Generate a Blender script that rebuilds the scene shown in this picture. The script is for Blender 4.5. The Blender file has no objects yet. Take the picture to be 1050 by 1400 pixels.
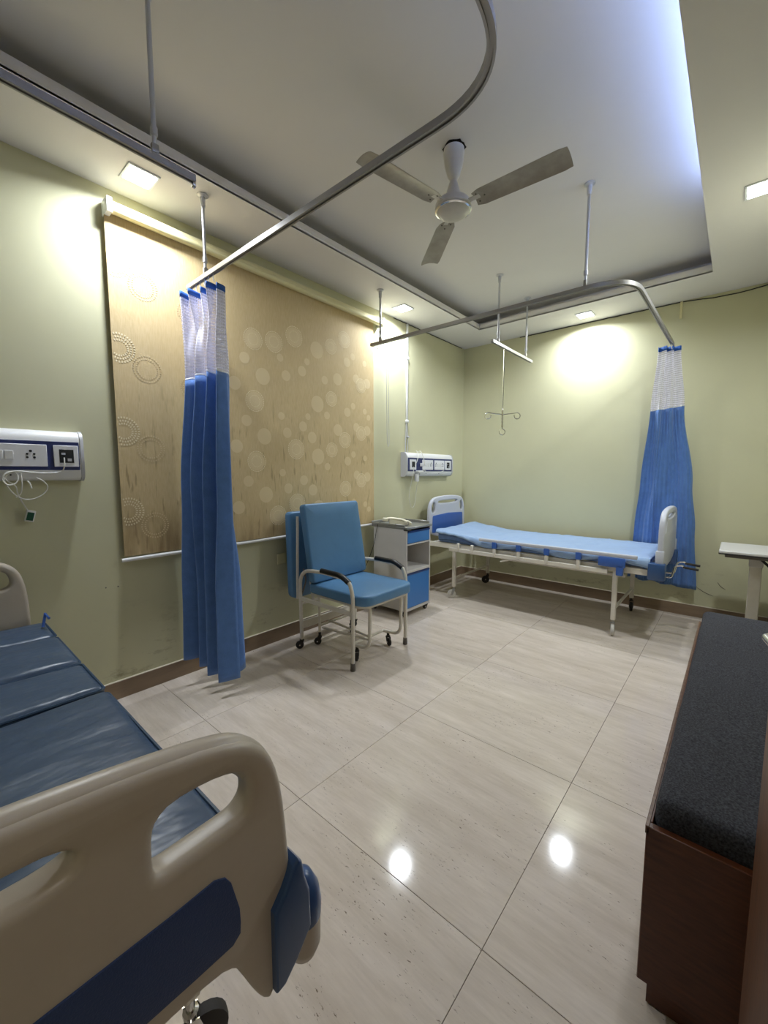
import bpy, bmesh, math, random
from mathutils import Vector, Matrix, noise
random.seed(7)
PI = math.pi
S = bpy.context.scene
COL = S.collection

# ---------------------------------------------------------------- camera, world, lights, exposure
YAW, PITCH = 0.71109, 0.09621
cam_d = bpy.data.cameras.new('camera'); cam = bpy.data.objects.new('camera', cam_d); COL.objects.link(cam)
cam_d.sensor_fit = 'VERTICAL'; cam_d.sensor_height = 36.0; cam_d.lens = 559.70 / 1400 * 36.0
cam_d.clip_start = 0.02; cam_d.clip_end = 60
cam.location = (2.63685, 0.0, 1.30115)
cam.rotation_euler = (PI / 2 - PITCH, 0, YAW)
S.camera = cam

wd = bpy.data.worlds.new('world'); S.world = wd; wd.use_nodes = True
bg = wd.node_tree.nodes['Background']; bg.inputs[0].default_value = (0.9, 0.95, 1, 1); bg.inputs[1].default_value = 0.3
S.view_settings.view_transform = 'Standard'; S.view_settings.look = 'None'
S.view_settings.exposure = 0.0; S.view_settings.gamma = 1.0; S.view_settings.use_curve_mapping = False

PANEL_W = 10.0         # glow of the square downlights' diffusers
LAMP_P = 18.5         # watts of light thrown down by each downlight
COVE_W = 60.0          # strength of the blue cove strip
LAMPS = [(0.232, 0.885, 'square recessed downlight above the left bed panel, near the hanging infusion rail'),
         (0.213, 3.080, 'square recessed downlight over the right end of the patterned roller blind'),
         (1.434, 4.342, 'square recessed downlight near the back wall above the blue made bed'),
         (2.643, 3.065, 'square recessed downlight cut off by the right edge of the photo')]

def lamp(x, y, z, p, size, spread, col):
    ld = bpy.data.lights.new('downlight', 'AREA'); ld.energy = p; ld.size = size; ld.spread = math.radians(spread); ld.color = col
    lo = bpy.data.objects.new('downlight', ld); COL.objects.link(lo); lo.location = (x, y, z)
for (x, y, lb) in LAMPS: lamp(x, y, 2.803 - .0105, LAMP_P, .12, 160, (0.895, 0.96, 1.03))
lamp(3.62, -.45, 2.59, 7.0, .3, 175, (1.0, .90, .78))      # added fill lamp beyond the doorway, brightens the near footboard; no real downlight

# ---------------------------------------------------------------- room numbers
H = 2.803; HU = 2.957; L = 4.574; XR = 2.92; YF = -1.15
TX0, TX1, TY1, TY0 = 0.462, 2.398, 4.076, -0.70

# ---------------------------------------------------------------- materials
MT = {}
def lin(c):
    return tuple(((v / 255) / 12.92 if v <= 10 else (((v / 255) + .055) / 1.055) ** 2.4) for v in c) + (1,)
def mat(name, rgb, rough=.5, metal=0, var=0.0, vscale=6, bump=0, bscale=40, spec=.5, coat=0, stretch=(1, 1, 1), rgb2=None, sheen=0):
    m = bpy.data.materials.new(name); m.use_nodes = True; nt = m.node_tree; N = nt.nodes; K = nt.links
    b = N['Principled BSDF']; c = lin(rgb)
    b.inputs['Base Color'].default_value = c; b.inputs['Roughness'].default_value = rough
    b.inputs['Metallic'].default_value = metal; b.inputs['Specular IOR Level'].default_value = spec
    b.inputs['Coat Weight'].default_value = coat; b.inputs['Sheen Weight'].default_value = sheen
    tc = N.new('ShaderNodeTexCoord'); mp = N.new('ShaderNodeMapping'); K.new(tc.outputs['Object'], mp.inputs[0])
    mp.inputs['Scale'].default_value = stretch
    if var or rgb2:
        nz = N.new('ShaderNodeTexNoise'); nz.inputs['Scale'].default_value = vscale; nz.inputs['Detail'].default_value = 6
        nz.inputs['Roughness'].default_value = .62
        K.new(mp.outputs[0], nz.inputs['Vector'])
        rp = N.new('ShaderNodeMapRange'); rp.inputs[1].default_value = .3; rp.inputs[2].default_value = .7
        K.new(nz.outputs[0], rp.inputs[0])
        mx = N.new('ShaderNodeMix'); mx.data_type = 'RGBA'; K.new(rp.outputs[0], mx.inputs[0])
        c2 = lin(rgb2) if rgb2 else tuple(v * (1 - var) for v in c[:3]) + (1,)
        c1 = c if rgb2 else tuple(min(1, v * (1 + var * .5)) for v in c[:3]) + (1,)
        mx.inputs[6].default_value = c1; mx.inputs[7].default_value = c2
        K.new(mx.outputs[2], b.inputs['Base Color'])
    if bump:
        nb = N.new('ShaderNodeTexNoise'); nb.inputs['Scale'].default_value = bscale; nb.inputs['Detail'].default_value = 4
        K.new(mp.outputs[0], nb.inputs['Vector'])
        bp = N.new('ShaderNodeBump'); bp.inputs['Strength'].default_value = bump; bp.inputs['Distance'].default_value = .004
        K.new(nb.outputs[0], bp.inputs['Height']); K.new(bp.outputs[0], b.inputs['Normal'])
    MT[name] = m
    return m
def emis(name, rgb, s, glow=None):
    m = bpy.data.materials.new(name); m.use_nodes = True; b = m.node_tree.nodes['Principled BSDF']
    b.inputs['Base Color'].default_value = (.8, .8, .8, 1)
    b.inputs['Emission Color'].default_value = rgb + (1,); b.inputs['Emission Strength'].default_value = s
    MT[name] = m; return m

mat('wall_paint', (202, 199, 166), .55, var=.05, vscale=1.3, bump=.12, bscale=9, spec=.3)
mat('ceiling_paint', (226, 222, 220), .8, var=.03, vscale=1.0, bump=.04, bscale=12, spec=.2)
mat('skirting', (150, 128, 104), .3, rgb2=(128, 108, 88), vscale=3, stretch=(1, 1, 6))
mat('grout', (120, 104, 88), .8)
mat('white_line', (214, 204, 186), .6)
mat('lamp_frame', (225, 228, 230), .4)
emis('lamp_glow', (0.94, 0.985, 1.0), PANEL_W)
emis('cove_glow', (0.36, 0.52, 1.0), COVE_W)
mat('rail_steel', (158, 155, 152), .34, metal=.45)
mat('rail_dark', (40, 38, 38), .6)
mat('rod_white', (196, 196, 200), .35, metal=.35)
mat('curtain_blue', (84, 123, 186), .85, var=.14, vscale=22, bump=.25, bscale=160, sheen=.3)
mat('curtain_tape', (42, 92, 170), .8)
mat('hook_white', (220, 220, 220), .4)
mat('roller_cream', (222, 214, 168), .35)
mat('plastic_white', (226, 226, 226), .35)
mat('plastic_grey', (190, 190, 194), .4)
mat('plate_white', (232, 232, 236), .3)
mat('panel_navy', (44, 54, 104), .35)
mat('socket_dark', (26, 28, 34), .5)
mat('wire_white', (224, 222, 214), .5)
mat('label_green', (28, 84, 66), .4)
mat('frame_enamel', (222, 216, 204), .32, var=.07, vscale=14)
mat('rubber', (44, 40, 38), .7)
mat('rubber_grey', (104, 98, 92), .7)
mat('caster_white', (206, 202, 194), .45, var=.15, vscale=30)
mat('chair_vinyl', (84, 130, 172), .42, var=.08, vscale=5, bump=.15, bscale=7, spec=.5)
mat('arm_black', (18, 18, 20), .4)
mat('cab_white', (206, 202, 198), .42, var=.05, vscale=5)
mat('cab_blue', (62, 122, 192), .35)
mat('handle_blue', (22, 62, 128), .4)
mat('cab_steel', (158, 158, 154), .32, metal=.6, var=.1, vscale=8)
mat('phone_cream', (236, 230, 206), .35)
mat('abs_grey', (196, 198, 208), .4, var=.03)
mat('abs_beige', (192, 182, 168), .36, rgb2=(180, 169, 154), vscale=5, bump=.05, bscale=60, spec=.45)
mat('abs_blue', (58, 98, 176), .35)
mat('abs_blue_dark', (40, 62, 108), .5, bump=.35, bscale=420)
mat('bumper_blue', (52, 82, 128), .28, spec=.6)
mat('sheet_blue', (146, 172, 208), .8, var=.05, vscale=7, bump=.4, bscale=16, sheen=.2)
mat('mattress_navy', (104, 130, 176), .6, var=.2, vscale=20)
mat('vinyl_slate', (66, 84, 108), .34, var=.12, vscale=3.5, bump=.8, bscale=3.2, spec=.5, stretch=(1.6, .7, 1))
mat('vinyl_piping', (34, 62, 90), .45)
mat('chrome', (214, 214, 214), .12, metal=1)
mat('fan_white', (206, 202, 196), .35, var=.1, vscale=10)
mat('fan_blade', (172, 166, 158), .45, rgb2=(140, 132, 122), vscale=8)
mat('dark_hole', (40, 32, 26), .9, rgb2=(22, 18, 14), vscale=30)
mat('cushion_dark', (70, 70, 75), .95, var=.75, vscale=210, bump=.6, bscale=260, spec=.15)
mat('table_lam', (206, 204, 202), .3)
mat('door_metal', (190, 190, 192), .25, metal=1)

for _k, _d in (('vinyl_slate', .03), ('sheet_blue', .012), ('chair_vinyl', .01), ('cushion_dark', .003)):
    for _n in MT[_k].node_tree.nodes:
        if _n.type == 'BUMP': _n.inputs['Distance'].default_value = _d
def wood(name, a, b, rough, stretch):
    m = mat(name, a, rough, rgb2=b, vscale=5, stretch=stretch, bump=.08, bscale=20)
    return m
wood('bench_wood', (104, 56, 30), (74, 36, 18), .4, (1, 1, 14))
wood('bench_wood_end', (104, 56, 30), (74, 36, 18), .4, (3, 3, 20))
wood('bench_trim', (124, 92, 70), (90, 60, 44), .35, (1, 14, 14))
wood('door_wood', (104, 62, 32), (74, 42, 22), .4, (18, 18, 1.0))

def wall_wear():
    m = MT['wall_paint']; nt = m.node_tree; N = nt.nodes; K = nt.links; b = N['Principled BSDF']
    src = b.inputs['Base Color'].links[0].from_socket
    geo = N.new('ShaderNodeNewGeometry'); sep = N.new('ShaderNodeSeparateXYZ'); K.new(geo.outputs['Position'], sep.inputs[0])
    def nz(st, sc, lo, hi):
        mp = N.new('ShaderNodeMapping'); mp.inputs['Scale'].default_value = st; K.new(geo.outputs['Position'], mp.inputs[0])
        n = N.new('ShaderNodeTexNoise'); n.inputs['Scale'].default_value = sc; n.inputs['Detail'].default_value = 7; n.inputs['Roughness'].default_value = .7
        K.new(mp.outputs[0], n.inputs['Vector']); r = N.new('ShaderNodeMapRange'); r.inputs[1].default_value = lo; r.inputs[2].default_value = hi
        K.new(n.outputs[0], r.inputs[0]); return r.outputs[0]
    def mul(a, c):
        q = N.new('ShaderNodeMath'); q.operation = 'MULTIPLY'; K.new(a, q.inputs[0])
        if isinstance(c, float): q.inputs[1].default_value = c
        else: K.new(c, q.inputs[1])
        return q.outputs[0]
    hm = N.new('ShaderNodeMapRange'); K.new(sep.outputs[2], hm.inputs[0]); hm.inputs[1].default_value = .62; hm.inputs[2].default_value = .12
    f = mul(mul(nz((3, 3, 7), 1.5, .57, .70), hm.outputs[0]), .6)
    mx = N.new('ShaderNodeMix'); mx.data_type = 'RGBA'; K.new(f, mx.inputs[0]); K.new(src, mx.inputs[6]); mx.inputs[7].default_value = lin((112, 96, 66))
    g = mul(nz((1, 1, 1), 34, .755, .775), .6)
    mx2 = N.new('ShaderNodeMix'); mx2.data_type = 'RGBA'; K.new(g, mx2.inputs[0]); K.new(mx.outputs[2], mx2.inputs[6]); mx2.inputs[7].default_value = lin((90, 84, 62))
    K.new(mx2.outputs[2], b.inputs['Base Color'])
wall_wear()
def floor_mat():
    m = bpy.data.materials.new('travertine_tile'); m.use_nodes = True; nt = m.node_tree; N = nt.nodes; K = nt.links
    b = N['Principled BSDF']
    geo = N.new('ShaderNodeNewGeometry'); oi = N.new('ShaderNodeObjectInfo')
    mul = N.new('ShaderNodeVectorMath'); mul.operation = 'MULTIPLY'; K.new(geo.outputs['Position'], mul.inputs[0])
    mul.inputs[1].default_value = (1, 1, 1)
    off = N.new('ShaderNodeMath'); off.operation = 'MULTIPLY'; off.inputs[1].default_value = 37.0; K.new(oi.outputs['Random'], off.inputs[0])
    add = N.new('ShaderNodeVectorMath'); add.operation = 'ADD'; K.new(mul.outputs[0], add.inputs[0])
    cx = N.new('ShaderNodeCombineXYZ'); K.new(off.outputs[0], cx.inputs[2]); K.new(cx.outputs[0], add.inputs[1])
    def nz(stretch, scale, det, lo, hi):
        mp = N.new('ShaderNodeMapping'); mp.inputs['Scale'].default_value = stretch; K.new(add.outputs[0], mp.inputs[0])
        n = N.new('ShaderNodeTexNoise'); n.inputs['Scale'].default_value = scale; n.inputs['Detail'].default_value = det
        n.inputs['Roughness'].default_value = .65; K.new(mp.outputs[0], n.inputs['Vector'])
        r = N.new('ShaderNodeMapRange'); r.inputs[1].default_value = lo; r.inputs[2].default_value = hi; K.new(n.outputs[0], r.inputs[0])
        return r.outputs[0]
    bands = nz((1.0, 5, 1), 2.6, 10, .30, .70)
    fine = nz((2, 22, 1), 5, 6, .35, .65)
    mx = N.new('ShaderNodeMix'); mx.data_type = 'RGBA'; K.new(bands, mx.inputs[0])
    mx.inputs[6].default_value = lin((221, 209, 198)); mx.inputs[7].default_value = lin((198, 185, 171))
    mx2 = N.new('ShaderNodeMix'); mx2.data_type = 'RGBA'; mx2.blend_type = 'MULTIPLY'; mx2.inputs[0].default_value = .55
    cr = N.new('ShaderNodeMix'); cr.data_type = 'RGBA'; K.new(fine, cr.inputs[0])
    cr.inputs[6].default_value = (1, 1, 1, 1); cr.inputs[7].default_value = (.86, .85, .84, 1)
    K.new(mx.outputs[2], mx2.inputs[6]); K.new(cr.outputs[2], mx2.inputs[7])
    # pits: short dark dashes along the bands, in clusters
    pit = nz((12, 36, 1), 4.6, 3, .635, .70); clus = nz((1.4, 4, 1), 2.1, 2, .46, .58)
    pm = N.new('ShaderNodeMath'); pm.operation = 'MULTIPLY'; K.new(pit, pm.inputs[0]); K.new(clus, pm.inputs[1])
    mx3 = N.new('ShaderNodeMix'); mx3.data_type = 'RGBA'; K.new(pm.outputs[0], mx3.inputs[0]); K.new(mx2.outputs[2], mx3.inputs[6])
    mx3.inputs[7].default_value = lin((112, 96, 84))
    K.new(mx3.outputs[2], b.inputs['Base Color'])
    b.inputs['Roughness'].default_value = .085; b.inputs['Specular IOR Level'].default_value = .35
    MT['tile'] = m
floor_mat()

def blind_mat():
    m = mat('blind_fabric', (196, 172, 122), .75, bump=.1, bscale=60)
    nt = m.node_tree; N = nt.nodes; K = nt.links; b = N['Principled BSDF']
    geo = N.new('ShaderNodeNewGeometry')
    def nz(stretch, scale, lo, hi, det=6):
        mp = N.new('ShaderNodeMapping'); mp.inputs['Scale'].default_value = stretch; K.new(geo.outputs['Position'], mp.inputs[0])
        n = N.new('ShaderNodeTexNoise'); n.inputs['Scale'].default_value = scale; n.inputs['Detail'].default_value = det
        K.new(mp.outputs[0], n.inputs['Vector'])
        r = N.new('ShaderNodeMapRange'); r.inputs[1].default_value = lo; r.inputs[2].default_value = hi; K.new(n.outputs[0], r.inputs[0])
        return r.outputs[0]
    slub = nz((1, 9, 1.0), 22, .3, .7)
    mx = N.new('ShaderNodeMix'); mx.data_type = 'RGBA'; K.new(slub, mx.inputs[0])
    mx.inputs[6].default_value = lin((212, 190, 146)); mx.inputs[7].default_value = lin((200, 176, 130))
    # damp stains rising from the lower hem and streaks
    sep = N.new('ShaderNodeSeparateXYZ'); K.new(geo.outputs['Position'], sep.inputs[0])
    hz = N.new('ShaderNodeMapRange'); K.new(sep.outputs[2], hz.inputs[0]); hz.inputs[1].default_value = 1.12; hz.inputs[2].default_value = .80
    st = nz((1, 5, .9), 1.8, .38, .62)
    mm = N.new('ShaderNodeMath'); mm.operation = 'MULTIPLY'; K.new(hz.outputs[0], mm.inputs[0]); K.new(st, mm.inputs[1])
    ly = N.new('ShaderNodeMapRange'); K.new(sep.outputs[1], ly.inputs[0]); ly.inputs[1].default_value = 2.2; ly.inputs[2].default_value = .8
    ly.inputs[3].default_value = .4
    m2 = N.new('ShaderNodeMath'); m2.operation = 'MULTIPLY'; K.new(mm.outputs[0], m2.inputs[0]); K.new(ly.outputs[0], m2.inputs[1])
    mx2 = N.new('ShaderNodeMix'); mx2.data_type = 'RGBA'; K.new(m2.outputs[0], mx2.inputs[0]); K.new(mx.outputs[2], mx2.inputs[6])
    mx2.inputs[7].default_value = lin((104, 76, 40))
    sk = nz((1, 26, 4), 1.5, .60, .68, 3); hz2 = N.new('ShaderNodeMapRange'); K.new(sep.outputs[2], hz2.inputs[0]); hz2.inputs[1].default_value = 1.95; hz2.inputs[2].default_value = 1.5
    mm3 = N.new('ShaderNodeMath'); mm3.operation = 'MULTIPLY'; K.new(sk, mm3.inputs[0]); K.new(hz2.outputs[0], mm3.inputs[1])
    m4 = N.new('ShaderNodeMath'); m4.operation = 'MULTIPLY'; K.new(mm3.outputs[0], m4.inputs[0]); m4.inputs[1].default_value = .45
    mx3 = N.new('ShaderNodeMix'); mx3.data_type = 'RGBA'; K.new(m4.outputs[0], mx3.inputs[0]); K.new(mx2.outputs[2], mx3.inputs[6])
    mx3.inputs[7].default_value = lin((120, 96, 58))
    K.new(mx3.outputs[2], b.inputs['Base Color'])
blind_mat()

mat('motif_bright', (240, 226, 190), .7)
mat('motif_soft', (220, 200, 158), .75)

def net_mat():
    m = mat('curtain_net', (226, 224, 240), .7); nt = m.node_tree; N = nt.nodes; K = nt.links
    uv = N.new('ShaderNodeUVMap'); sep = N.new('ShaderNodeSeparateXYZ'); K.new(uv.outputs[0], sep.inputs[0])
    def band(o, f, thr):
        a = N.new('ShaderNodeMath'); a.operation = 'MULTIPLY'; a.inputs[1].default_value = f; K.new(o, a.inputs[0])
        s = N.new('ShaderNodeMath'); s.operation = 'SINE'; K.new(a.outputs[0], s.inputs[0])
        r = N.new('ShaderNodeMapRange'); r.inputs[1].default_value = thr - .25; r.inputs[2].default_value = thr + .25; K.new(s.outputs[0], r.inputs[0])
        return r.outputs[0]
    h = band(sep.outputs[0], 2 * PI / .011, -.1); v = band(sep.outputs[1], 2 * PI / .017, -.1)
    mu = N.new('ShaderNodeMath'); mu.operation = 'MULTIPLY'; K.new(h, mu.inputs[0]); K.new(v, mu.inputs[1])
    al = N.new('ShaderNodeMapRange'); al.inputs[3].default_value = .88; al.inputs[4].default_value = .30; K.new(mu.outputs[0], al.inputs[0])
    tr = N.new('ShaderNodeBsdfTransparent'); ms = N.new('ShaderNodeMixShader'); K.new(al.outputs[0], ms.inputs[0])
    K.new(tr.outputs[0], ms.inputs[1]); K.new(N['Principled BSDF'].outputs[0], ms.inputs[2]); K.new(ms.outputs[0], N['Material Output'].inputs[0])
net_mat()

# ---------------------------------------------------------------- mesh helpers
class MB:
    """collects shapes in world coordinates; build() links them as ONE mesh object"""
    def __init__(s): s.v = []; s.f = []; s.uv = None
    def add(s, v, f):
        n = len(s.v); s.v += [tuple(p) for p in v]; s.f += [tuple(i + n for i in q) for q in f]; return s
    def box(s, x0, x1, y0, y1, z0, z1, bev=0, seg=2, M=None):
        bm = bmesh.new(); bmesh.ops.create_cube(bm, size=1)
        for v in bm.verts:
            v.co = Vector(((x0 + x1) / 2 + v.co.x * (x1 - x0), (y0 + y1) / 2 + v.co.y * (y1 - y0), (z0 + z1) / 2 + v.co.z * (z1 - z0)))
        if bev: bmesh.ops.bevel(bm, geom=bm.edges[:], offset=bev, segments=seg, affect='EDGES', profile=.5)
        if M is not None: bm.transform(M)
        bm.verts.index_update()
        s.add([v.co[:] for v in bm.verts], [[v.index for v in f.verts] for f in bm.faces]); bm.free(); return s
    def tube(s, pts, r, seg=10, closed=False, cap=True, flat=1.0):
        P = [Vector(p) for p in pts]; n = len(P); R = r if isinstance(r, (list, tuple)) else [r] * n
        V = []; F = []; up = None
        for i, p in enumerate(P):
            a = P[(i - 1) % n] if (closed or i > 0) else p; b = P[(i + 1) % n] if (closed or i < n - 1) else p
            t = (b - a).normalized()
            if up is None:
                up = Vector((0, 0, 1)) if abs(t.z) < .9 else Vector((1, 0, 0))
            x = t.cross(up).normalized(); up2 = x.cross(t).normalized(); up = up2
            for k in range(seg):
                w = 2 * PI * k / seg; V.append(p + x * math.cos(w) * R[i] + up2 * math.sin(w) * R[i] * flat)
        m = n if closed else n - 1
        for i in range(m):
            for k in range(seg):
                a = i * seg + k; b = i * seg + (k + 1) % seg; c = ((i + 1) % n) * seg + (k + 1) % seg; d = ((i + 1) % n) * seg + k
                F.append((a, d, c, b))
        if cap and not closed:
            F.append(tuple(range(seg))); F.append(tuple(range((n - 1) * seg + seg - 1, (n - 1) * seg - 1, -1)))
        return s.add(V, F)
    def lathe(s, prof, c, axis='z', seg=24):
        V = []; F = []; n = len(prof)
        for (r, h) in prof:
            for k in range(seg):
                w = 2 * PI * k / seg; a, b = r * math.cos(w), r * math.sin(w)
                q = {'z': (a, b, h), 'x': (h, a, b), 'y': (b, h, a)}[axis]
                V.append((q[0] + c[0], q[1] + c[1], q[2] + c[2]))
        for i in range(n - 1):
            for k in range(seg):
                F.append((i * seg + k, i * seg + (k + 1) % seg, (i + 1) * seg + (k + 1) % seg, (i + 1) * seg + k))
        F.append(tuple(range(seg - 1, -1, -1))); F.append(tuple(range((n - 1) * seg, n * seg)))
        return s.add(V, F)
    def sweep(s, prof, path):
        """prof: (lateral, z) closed polygon; path: list of (x,y,z)"""
        P = [Vector(p) for p in path]; n = len(P); k = len(prof); V = []; F = []
        for i, p in enumerate(P):
            t = (P[min(i + 1, n - 1)] - P[max(i - 1, 0)]).normalized(); x = Vector((t.y, -t.x, 0)).normalized()
            for (a, b) in prof: V.append(p + x * a + Vector((0, 0, b)))
        for i in range(n - 1):
            for j in range(k):
                F.append((i * k + j, i * k + (j + 1) % k, (i + 1) * k + (j + 1) % k, (i + 1) * k + j))
        F.append(tuple(range(k - 1, -1, -1))); F.append(tuple(range((n - 1) * k, n * k)))
        return s.add(V, F)
    def prism(s, poly, ax, a, b):
        """poly in the two other axes (order xyz), extruded along axis ax from a to b"""
        n = len(poly); V = []
        for h in (a, b):
            for (u, w) in poly:
                V.append({0: (h, u, w), 1: (u, h, w), 2: (u, w, h)}[ax])
        F = [tuple(range(n)), tuple(range(2 * n - 1, n - 1, -1))] + [(i, i + n, (i + 1) % n + n, (i + 1) % n) for i in range(n)]
        return s.add(V, F)
    def xf(s, M):
        s.v = [tuple(M @ Vector(p)) for p in s.v]; return s
    def build(s, name, m, parent=None, smooth=True, ang=40):
        me = bpy.data.meshes.new(name); o0 = wloc(parent)
        me.from_pydata([(p[0] - o0[0], p[1] - o0[1], p[2] - o0[2]) for p in s.v], [], s.f)
        bm = bmesh.new(); bm.from_mesh(me); bmesh.ops.recalc_face_normals(bm, faces=bm.faces)
        if smooth:
            ca = math.radians(ang)
            for f in bm.faces: f.smooth = True
            for e in bm.edges:
                if len(e.link_faces) == 2 and e.calc_face_angle(0) > ca: e.smooth = False
        bm.to_mesh(me); bm.free()
        me.materials.append(MT[m]); o = bpy.data.objects.new(name, me); COL.objects.link(o)
        if parent: o.parent = parent
        return o
WL = {}
def wloc(o):
    v = Vector((0, 0, 0))
    while o is not None: v = v + o.location; o = o.parent
    return v
def thing(name, label, cat, loc=(0, 0, 0), group=None):
    o = bpy.data.objects.new(name, None); COL.objects.link(o); o.location = loc; o.empty_display_size = .1
    o['label'] = label; o['category'] = cat
    if group: o['group'] = group
    return o
def tag(o, label, cat, group=None):
    o['label'] = label; o['category'] = cat
    if group: o['group'] = group
    return o
def struct(o, label, cat='structure'):
    o['kind'] = 'structure'; o['label'] = label; o['category'] = cat; return o
def chaikin(P, n=2, closed=True):
    for _ in range(n):
        Q = []
        m = len(P)
        if not closed: Q.append(P[0])
        for i in range(m if closed else m - 1):
            a, b = P[i], P[(i + 1) % m]
            Q.append(tuple(a[k] * .75 + b[k] * .25 for k in range(len(a)))); Q.append(tuple(a[k] * .25 + b[k] * .75 for k in range(len(a))))
        if not closed: Q.append(P[-1])
        P = Q
    return P
def arc(c, r, a0, a1, n, f):
    return [f(c[0] + r * math.cos(a0 + (a1 - a0) * i / n), c[1] + r * math.sin(a0 + (a1 - a0) * i / n)) for i in range(n + 1)]
def fillet(pts, r, n=6):
    """round the inner corners of a 3D polyline"""
    P = [Vector(p) for p in pts]; out = [P[0]]
    rr = r if isinstance(r, (list, tuple)) else [r] * len(P)
    for i in range(1, len(P) - 1):
        a = (P[i - 1] - P[i]); b = (P[i + 1] - P[i]); d = min(rr[i], a.length * .49, b.length * .49)
        A = P[i] + a.normalized() * d; B = P[i] + b.normalized() * d
        for k in range(n + 1):
            t = k / n; out.append(A * (1 - t) ** 2 + P[i] * 2 * t * (1 - t) + B * t * t)
    out.append(P[-1]); return [tuple(p) for p in out]
def plate(name, outlines, x, th, bev, m, parent, axis='x'):
    """outline with holes in (y,z) -> solid board at x, thickness th, rounded edges bev"""
    cu = bpy.data.curves.new(name, 'CURVE'); cu.dimensions = '2D'; cu.fill_mode = 'BOTH'
    cu.extrude = max(th / 2 - bev, 0); cu.bevel_depth = bev; cu.bevel_resolution = 3; cu.offset = -bev
    for P in outlines:
        sp = cu.splines.new('POLY'); sp.points.add(len(P) - 1); sp.use_cyclic_u = True
        for i, (a, b) in enumerate(P): sp.points[i].co = (a, b, 0, 1)
    ob = bpy.data.objects.new(name, cu); COL.objects.link(ob); bpy.context.view_layer.update()
    me = bpy.data.meshes.new_from_object(ob.evaluated_get(bpy.context.evaluated_depsgraph_get()))
    bpy.data.objects.remove(ob)
    o0 = wloc(parent)
    for v in me.vertices:
        a, b, c = v.co
        v.co = (x + c - o0[0], a - o0[1], b - o0[2])
    bm = bmesh.new(); bm.from_mesh(me); bmesh.ops.remove_doubles(bm, verts=bm.verts, dist=1e-5); bmesh.ops.recalc_face_normals(bm, faces=bm.faces)
    ca = math.radians(38)
    for f in bm.faces: f.smooth = True
    for e in bm.edges:
        if len(e.link_faces) == 2 and e.calc_face_angle(0) > ca: e.smooth = False
    bm.to_mesh(me); bm.free()
    me.materials.clear(); me.materials.append(MT[m])
    o = bpy.data.objects.new(name, me); COL.objects.link(o); o.parent = parent
    return o
def softbox(mb, x0, x1, y0, y1, z0, z1, bev, nx=1, ny=1, amp=0, fr=4, crown=0, seed=0, M=None, ztop=None):
    """a padded slab: bevelled box, subdivided, with a crown and soft unevenness"""
    bm = bmesh.new(); bmesh.ops.create_cube(bm, size=1)
    for v in bm.verts:
        v.co = Vector(((x0 + x1) / 2 + v.co.x * (x1 - x0), (y0 + y1) / 2 + v.co.y * (y1 - y0), (z0 + z1) / 2 + v.co.z * (z1 - z0)))
    for k, (a, b) in enumerate(((x0, x1), (y0, y1))):
        n = (nx, ny)[k]
        for i in range(1, n):
            co = [0, 0, 0]; no = [0, 0, 0]; co[k] = a + (b - a) * i / n; no[k] = 1
            bmesh.ops.bisect_plane(bm, geom=bm.verts[:] + bm.edges[:] + bm.faces[:], plane_co=co, plane_no=no)
    ed = [e for e in bm.edges if len(e.link_faces) == 2 and e.calc_face_angle(0) > .5]
    bmesh.ops.bevel(bm, geom=ed, offset=bev, segments=4, affect='EDGES', profile=.5)
    cx, cy = (x0 + x1) / 2, (y0 + y1) / 2
    for v in bm.verts:
        u = (v.co.x - cx) / (x1 - x0) * 2; w = (v.co.y - cy) / (y1 - y0) * 2
        t = (v.co.z - z0) / (z1 - z0)
        v.co.z += t * crown * max(0, (1 - u ** 4)) * max(0, (1 - w ** 4))
        if ztop: v.co.z += ztop(v.co.x, v.co.y) * t
        if amp:
            nn = noise.noise_vector(Vector((v.co.x * fr + seed, v.co.y * fr, v.co.z * fr)))
            v.co.z += nn.z * amp * t; v.co.x += nn.x * amp * .4; v.co.y += nn.y * amp * .4
    if M is not None: bm.transform(M)
    bm.verts.index_update()
    mb.add([v.co[:] for v in bm.verts], [[v.index for v in f.verts] for f in bm.faces]); bm.free(); return mb

# ---------------------------------------------------------------- the room shell
fl = struct(MB().box(0, XR, YF, L, -.06, -.004).build('floor', 'grout', smooth=False), 'polished beige travertine tile floor with thin dark joints', 'floor')
GX, GY, TS = 1.388, 0.934, 0.7985
tcache = {}
for i in range(-2, 3):
    for j in range(-3, 6):
        x0, x1 = GX + TS * i, GX + TS * (i + 1); y0, y1 = GY + TS * j, GY + TS * (j + 1)
        x0, x1, y0, y1 = max(x0, 0), min(x1, XR), max(y0, YF), min(y1, L)
        if x1 - x0 < .02 or y1 - y0 < .02: continue
        key = (round(x1 - x0, 3), round(y1 - y0, 3)); cxx, cyy = (x0 + x1) / 2, (y0 + y1) / 2
        if key not in tcache:
            hx, hy = (x1 - x0) / 2 - .0008, (y1 - y0) / 2 - .0008
            o = MB().box(-hx, hx, -hy, hy, -.01, 0, .0007, 1).build('tile', 'tile', smooth=False); tcache[key] = o.data
        else:
            o = bpy.data.objects.new('tile', tcache[key]); COL.objects.link(o)
        o.parent = fl; o.location = (cxx, cyy, 0)

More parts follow.
